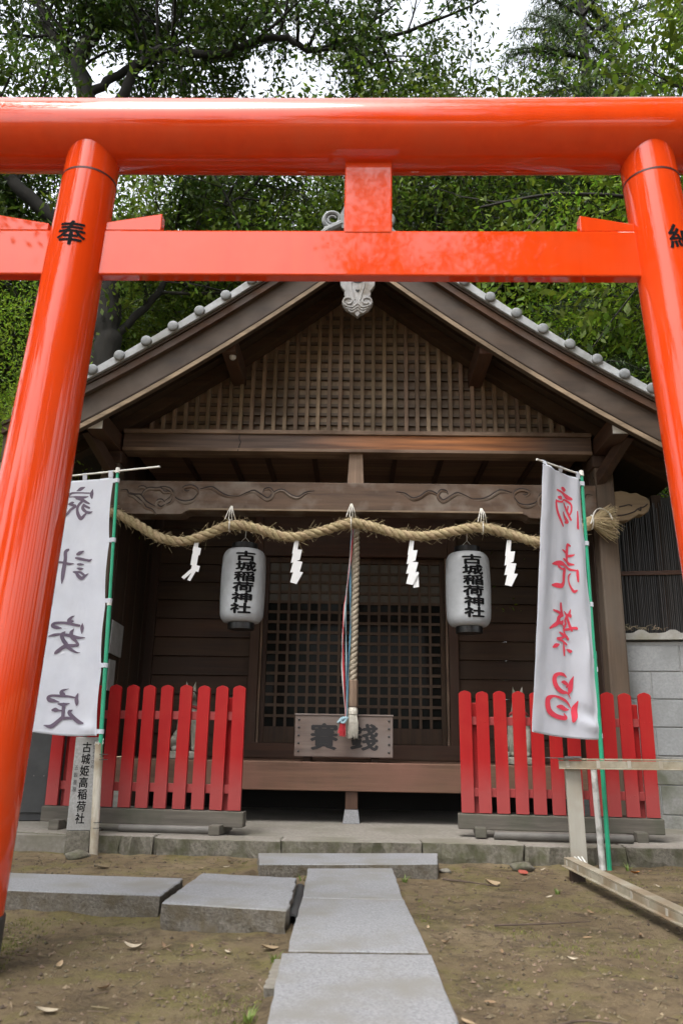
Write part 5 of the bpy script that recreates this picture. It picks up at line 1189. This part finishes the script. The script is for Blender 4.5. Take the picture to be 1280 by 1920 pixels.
def grow(mb, tips, rg, p, d, ln, rad, lev, maxlev, bend=.28, trop=.12):
    n = max(4, int(ln/.28)); pts = [p.copy()]; d = d.normalized(); dirs = [d.copy()]
    for i in range(n):
        d = (d + Vector((rg.gauss(0, bend), rg.gauss(0, bend), rg.gauss(0, bend)*.7+trop))*(.5)).normalized()
        pts.append(pts[-1] + d*(ln/n)); dirs.append(d.copy())
    mb.tube(pts, [rad*(1-.62*i/n) for i in range(n+1)], 8 if lev < 2 else 5, cap=False)
    if lev >= maxlev:
        tips.append((pts, dirs)); return
    if lev == maxlev-1: tips.append((pts[n//2:], dirs[n//2:]))
    kids = {0: 6, 1: 5, 2: 5}[lev] if lev < 3 else 4
    for k in range(kids):
        q = .28 + .72*(k+rg.random()*.7)/kids; i = min(n, int(q*n)); base = dirs[i]
        side = base.cross(Vector((rg.gauss(0, 1), rg.gauss(0, 1), rg.gauss(0, 1)))).normalized()
        nd = (base*.55 + side*rg.uniform(.6, 1.0) + Vector((0, 0, .12))).normalized()
        grow(mb, tips, rg, pts[i], nd, ln*rg.uniform(.48, .68), rad*(1-.62*q)*.62, lev+1, maxlev, bend, trop*.5)
def crown_from(tips, seed, per_m, size, aspect, droop, rad):
    rng = np.random.default_rng(seed); P, D = [], []
    for pts, dirs in tips:
        L = sum((b-a).length for a, b in zip(pts, pts[1:])); n = int(L*per_m)+3
        A = np.array([tuple(p) for p in pts]); B = np.array([tuple(d) for d in dirs])
        t = rng.random(n)*(len(A)-1.001); i = t.astype(int); f = (t-i)[:, None]
        P.append(A[i]*(1-f)+A[i+1]*f + rng.normal(0, rad, (n, 3))*np.array([1, 1, .7])); D.append(B[i])
    P = np.concatenate(P); D = np.concatenate(D)
    keep = np.array([noise.noise(Vector(p)*1.5+Vector((seed, 0, 0))) > -.17 for p in P]); P, D = P[keep], D[keep]
    return leaf_cloud(P, D, rng, size, aspect, droop)
PROTO = {}
def proto(key, seed, H, fork, spread, maxlev, per_m, size, leaf, aspect=.42, droop=.5, rad=.13, r0=.2, limbs=6, bend=.26):
    rg = random.Random(seed); mb = MB(); tips = []
    tp = [Vector((0, 0, -.2))]; d = Vector((rg.gauss(0, .06), rg.gauss(0, .06), 1))
    n = 10
    for i in range(n): tp.append(tp[-1]+d.normalized()*(fork+.2)/n); d += Vector((rg.gauss(0, .07), rg.gauss(0, .07), .0))
    mb.tube(tp, [r0*(1.35-.55*min(1, i/3)) if i < 3 else r0*(1-.03*i) for i in range(n+1)], 12, cap=False)
    for k in range(limbs):
        a = 2*math.pi*(k+rg.random()*.6)/limbs; el = rg.uniform(.35, 1.15) if k else 1.35
        dd = Vector((math.cos(a)*math.cos(el)*spread, math.sin(a)*math.cos(el)*spread, math.sin(el)))
        st = tp[-1] if k < 3 else tp[-2-rg.randrange(2)]
        grow(mb, tips, rg, st, dd, (H-fork)*rg.uniform(.5, .72), r0*.62, 0, maxlev, bend)
    tm = mb.mesh('trunk'); setmesh(tm, True, 180); tm.materials.append(BARK)
    cm = quads_mesh('crown', crown_from(tips, seed, per_m, size, aspect, droop, rad)); cm.materials.append(LF[leaf])
    PROTO[key] = (tm, cm)
    return len(cm.polygons)
def plant(key, name, label, x, y, rz, s=1.0, cat='tree', group=None, leaf=None, z=0):
    tm, cm = PROTO[key]
    t = thing(name, label, cat, (x, y, z), rz, group); t.scale = (s, s, s)
    for nm, me in (('trunk', tm), ('crown', cm)):
        o = bpy.data.objects.new(nm, me); COL.objects.link(o); o.parent = t
        if nm == 'crown' and leaf:
            o.material_slots[0].link = 'OBJECT'; o.material_slots[0].material = LF[leaf]
    return t
NL = {}
NL['A'] = proto('A', 11, 13, 4.2, 1.1, 3, 88, .108, 'dark', .44, .45, .17, .21)
NL['B'] = proto('B', 23, 12, 3.6, 1.25, 3, 88, .112, 'mid', .42, .5, .19, .17)
NL['C'] = proto('C', 37, 14, 5.5, .9, 3, 90, .104, 'dark', .36, .6, .16, .19, 7)
NL['D'] = proto('D', 41, 7, 1.2, 1.1, 3, 120, .062, 'bright', .34, .3, .12, .07, 7)
NL['E'] = proto('E', 53, 10, 2.8, 1.2, 3, 105, .075, 'bright', .40, .4, .20, .13, 7)
# needle tree: whorls of drooping boughs
def needle_proto():
    rg = random.Random(77); mb = MB(); tips = []; H = 15
    mb.tube([(0, 0, -.2), (.05, 0, 4), (0, .08, 9), (0, 0, H)], [.26, .2, .13, .02], 12, cap=False)
    z = 3.0
    while z < H-.3:
        L = (H-z)*.30+.5
        for k in range(5):
            a = rg.uniform(0, 6.28); d = Vector((math.cos(a), math.sin(a), .12)); pts = [Vector((0, 0, z))]; dirs = [d]
            for i in range(8): d = (d + Vector((rg.gauss(0, .06), rg.gauss(0, .06), -.07))).normalized(); pts.append(pts[-1]+d*L/8); dirs.append(d.copy())
            mb.tube(pts, [.035*(1-.8*i/8)+.004 for i in range(9)], 5, cap=False)
            for i in range(2, 9):
                for s in (-1, 1):
                    sd = dirs[i].cross(Vector((0, 0, 1))).normalized()*s; l2 = L*.32*(1-i/12)
                    q = [pts[i], pts[i]+(sd*.8+dirs[i]*.5)*l2*.5+Vector((0, 0, -.04)), pts[i]+(sd*.8+dirs[i]*.5)*l2+Vector((0, 0, -.22*l2-.06))]
                    mb.tube(q, [.008, .006, .003], 4, cap=False); dd = (q[2]-q[0]).normalized(); tips.append((q, [dd]*3))
            tips.append((pts[3:], dirs[3:]))
        z += rg.uniform(.38, .55)
    tm = mb.mesh('trunk'); setmesh(tm, True, 180); tm.materials.append(BARK)
    cm = quads_mesh('crown', crown_from(tips, 77, 130, .10, .16, .9, .05)); cm.materials.append(LF['needle'])
    PROTO['N'] = (tm, cm); NL['N'] = len(cm.polygons)
needle_proto()
# the big forked tree left behind the shrine, its main limbs laid out one by one
def forked_tree():
    t = thing('evergreen_tree', 'big dark evergreen with a forked trunk and long level limb, left behind the shrine', 'tree', (-3.3, 10, 0))
    o = Vector((3.3, -10, 0)); rg = random.Random(99); mb = MB(); tips = []
    limbs = [([(-3.15, 10, -.2), (-3.2, 10, 3), (-3.29, 10, 5.5), (-3.3, 10, 6.3), (-3.55, 10, 7.6), (-3.86, 10, 8.9), (-3.97, 10, 9.97)], .21, .145),
             ([(-3.97, 10, 9.97), (-4.2, 10.1, 10.67), (-4.64, 10, 11.2), (-4.94, 9.8, 11.95), (-5.3, 9.5, 13.3)], .115, .045),
             ([(-3.97, 10, 9.97), (-4.14, 9.9, 10.7), (-3.7, 9.8, 11.4), (-3.42, 9.7, 11.95), (-3.1, 9.5, 13.4)], .13, .05),
             ([(-3.98, 10, 10.1), (-3.5, 10.1, 10.63), (-3.13, 10.3, 11.05), (-3.05, 10.4, 11.5), (-2.7, 10.6, 12.7)], .07, .03),
             ([(-3.75, 10, 8.3), (-3.41, 9.9, 10.03), (-3.16, 9.8, 10.49), (-2.85, 9.75, 10.72), (-2.1, 9.7, 10.56), (-1.53, 9.65, 10.74), (-1.03, 9.6, 10.82), (-.53, 9.6, 10.6), (-.1, 9.6, 10.8), (.55, 9.5, 10.75)], .085, .03),
             ([(-3.5, 10, 7.3), (-4.6, 9.9, 8.15), (-5.05, 9.8, 8.7), (-5.9, 9.6, 9.5), (-6.9, 9.3, 10.3)], .12, .05),
             ([(-3.3, 10, 5.9), (-2.7, 10.3, 6.9), (-2.45, 10.5, 7.9), (-1.9, 10.6, 8.6)], .06, .03),
             ([(-3.3, 10, 6.2), (-4.4, 10.4, 6.6), (-5.3, 10.8, 7.4)], .07, .03)]
    for k, (pts, r0, r1) in enumerate(limbs):
        P = [p + o + Vector((rg.gauss(0, .02), rg.gauss(0, .02), 0)) for p in spline(pts, 6)]; n = len(P)
        mb.tube(P, [r0+(r1-r0)*i/(n-1) for i in range(n)], 10, cap=False)
        if k == 0: continue
        for i in range(n//4, n, 2):
            d = (P[min(i+1, n-1)]-P[i-1]).normalized()
            side = d.cross(Vector((rg.gauss(0, 1), rg.gauss(0, 1), rg.gauss(0, 1)))).normalized()
            grow(mb, tips, rg, P[i], (d*.4+side+Vector((0, 0, .3))).normalized(), rg.uniform(.9, 1.7), .028, 1, 3, .3, .1)
        grow(mb, tips, rg, P[-1], P[-1]-P[-2], 1.6, r1, 1, 3, .25)
    tm = mb.mesh('trunk'); setmesh(tm, True, 180); link('trunk', tm, BARK, t)
    cm = quads_mesh('crown', crown_from(tips, 5, 58, .108, .42, .55, .15)); link('crown', cm, LF['dark'], t); NL['T'] = len(cm.polygons)
forked_tree()
PLANT = [
 ('B', 'broadleaf_tree', 'mid green broadleaf tree filling the gap above the left roof slope', -1.2, 13.2, .6, .98, None),
 ('A', 'evergreen_tree', 'dark evergreen at the far left edge beyond the torii pillar', -7.6, 12.0, 2.1, 1.02, None),
 ('C', 'evergreen_tree', 'tall dark tree with a thin upright trunk left of the gate strut', -2.6, 16.5, 4.0, 1.02, 'mid'),
 ('A', 'evergreen_tree', 'evergreen behind the ridge of the shrine roof', .2, 14.4, 3.3, 1.1, None),
 ('B', 'broadleaf_tree', 'paler green tree seen right of the gate strut above the roof', 2.4, 19.0, 1.2, 1.15, 'bright'),
 ('C', 'evergreen_tree', 'dark tree with crooked limbs above the right roof slope', 4.9, 12.5, 5.2, .98, None),
 ('E', 'broadleaf_tree', 'bushy bright green tree at the upper right corner', 6.3, 10.0, .4, 1.06, None),
 ('N', 'needle_tree', 'dark needle tree with drooping boughs beside the gap of sky', 3.9, 10.6, .0, .98, None),
 ('D', 'young_tree', 'fresh green young tree right behind the right roof edge', 3.65, 9.4, 1.0, .86, None),
 ('A', 'evergreen_tree', 'evergreen closing the view behind the needle tree', 6.8, 15.5, 1.7, 1.05, None),
 ('B', 'broadleaf_tree', 'far tree closing the view straight behind the roof ridge', .2, 19.5, 2.9, 1.25, None),
 ('D', 'young_tree', 'light green young tree beside the left torii pillar', -4.3, 7.6, 2.6, .78, None),
 ('A', 'evergreen_tree', 'broad evergreen far behind on the left between two trunks', -6.0, 18.0, 5.0, 1.15, 'mid'),
 ('B', 'broadleaf_tree', 'far broadleaf tree on the right behind the crooked limbs', 7.5, 18.0, 2.2, 1.2, None),
 ('C', 'evergreen_tree', 'far tall tree in the middle distance left of the ridge', -4.6, 22.0, .8, 1.15, 'mid'),
]
for key, nm, lb, x, y, rz, s, lf in PLANT: plant(key, nm, lb, x, y, rz, s, leaf=lf)
# the grove goes on behind the viewer, open towards the upper left (it shows in the gloss of the gate and the door panes); unseen side trees added to block skylight
BACK = [('A', 'evergreen behind the viewer on the right, mirrored in the torii gloss', 6.2, -3.6, 1.0, 1.1), ('B', 'broadleaf tree behind the viewer to the right of the path', 4.4, -7.6, 2.0, 1.2),
        ('C', 'tall evergreen added right of the viewer outside the picture to block skylight', 6.2, 1.0, 4.0, 1.1), ('A', 'low evergreen well behind the viewer on the left', -11.0, -11.0, 3.0, .7),
        ('A', 'spreading tree added left of the viewer outside the picture to block skylight', -6.4, 0.2, 1.0, 1.05), ('A', 'evergreen far behind the viewer on the right', 8.5, -10.0, 2.5, 1.2), ('B', 'broadleaf tree far behind the viewer to the right of the path', 3.2, -15.0, .5, 1.1),
        ('C', 'tall evergreen far right behind the viewer', 13.0, -3.0, 2.0, 1.2), ('B', 'spreading tree at the far left outside the picture', -11.0, 3.5, 2.0, 1.1), ('B', 'low broadleaf tree far behind the viewer on the left', -5.5, -17.0, 3.0, .7),
        ('C', 'tree added close beside the viewer on the right outside the picture to block skylight', 5.2, -1.2, .7, 1.0), ('B', 'tree added at the right edge outside the picture beside the block wall to block skylight', 7.6, 5.2, .3, 1.05)]
for key, lb, x, y, rz, s in BACK: plant(key, 'evergreen_tree' if key != 'B' else 'broadleaf_tree', lb, x, y, rz, s)
print('leaves', NL)
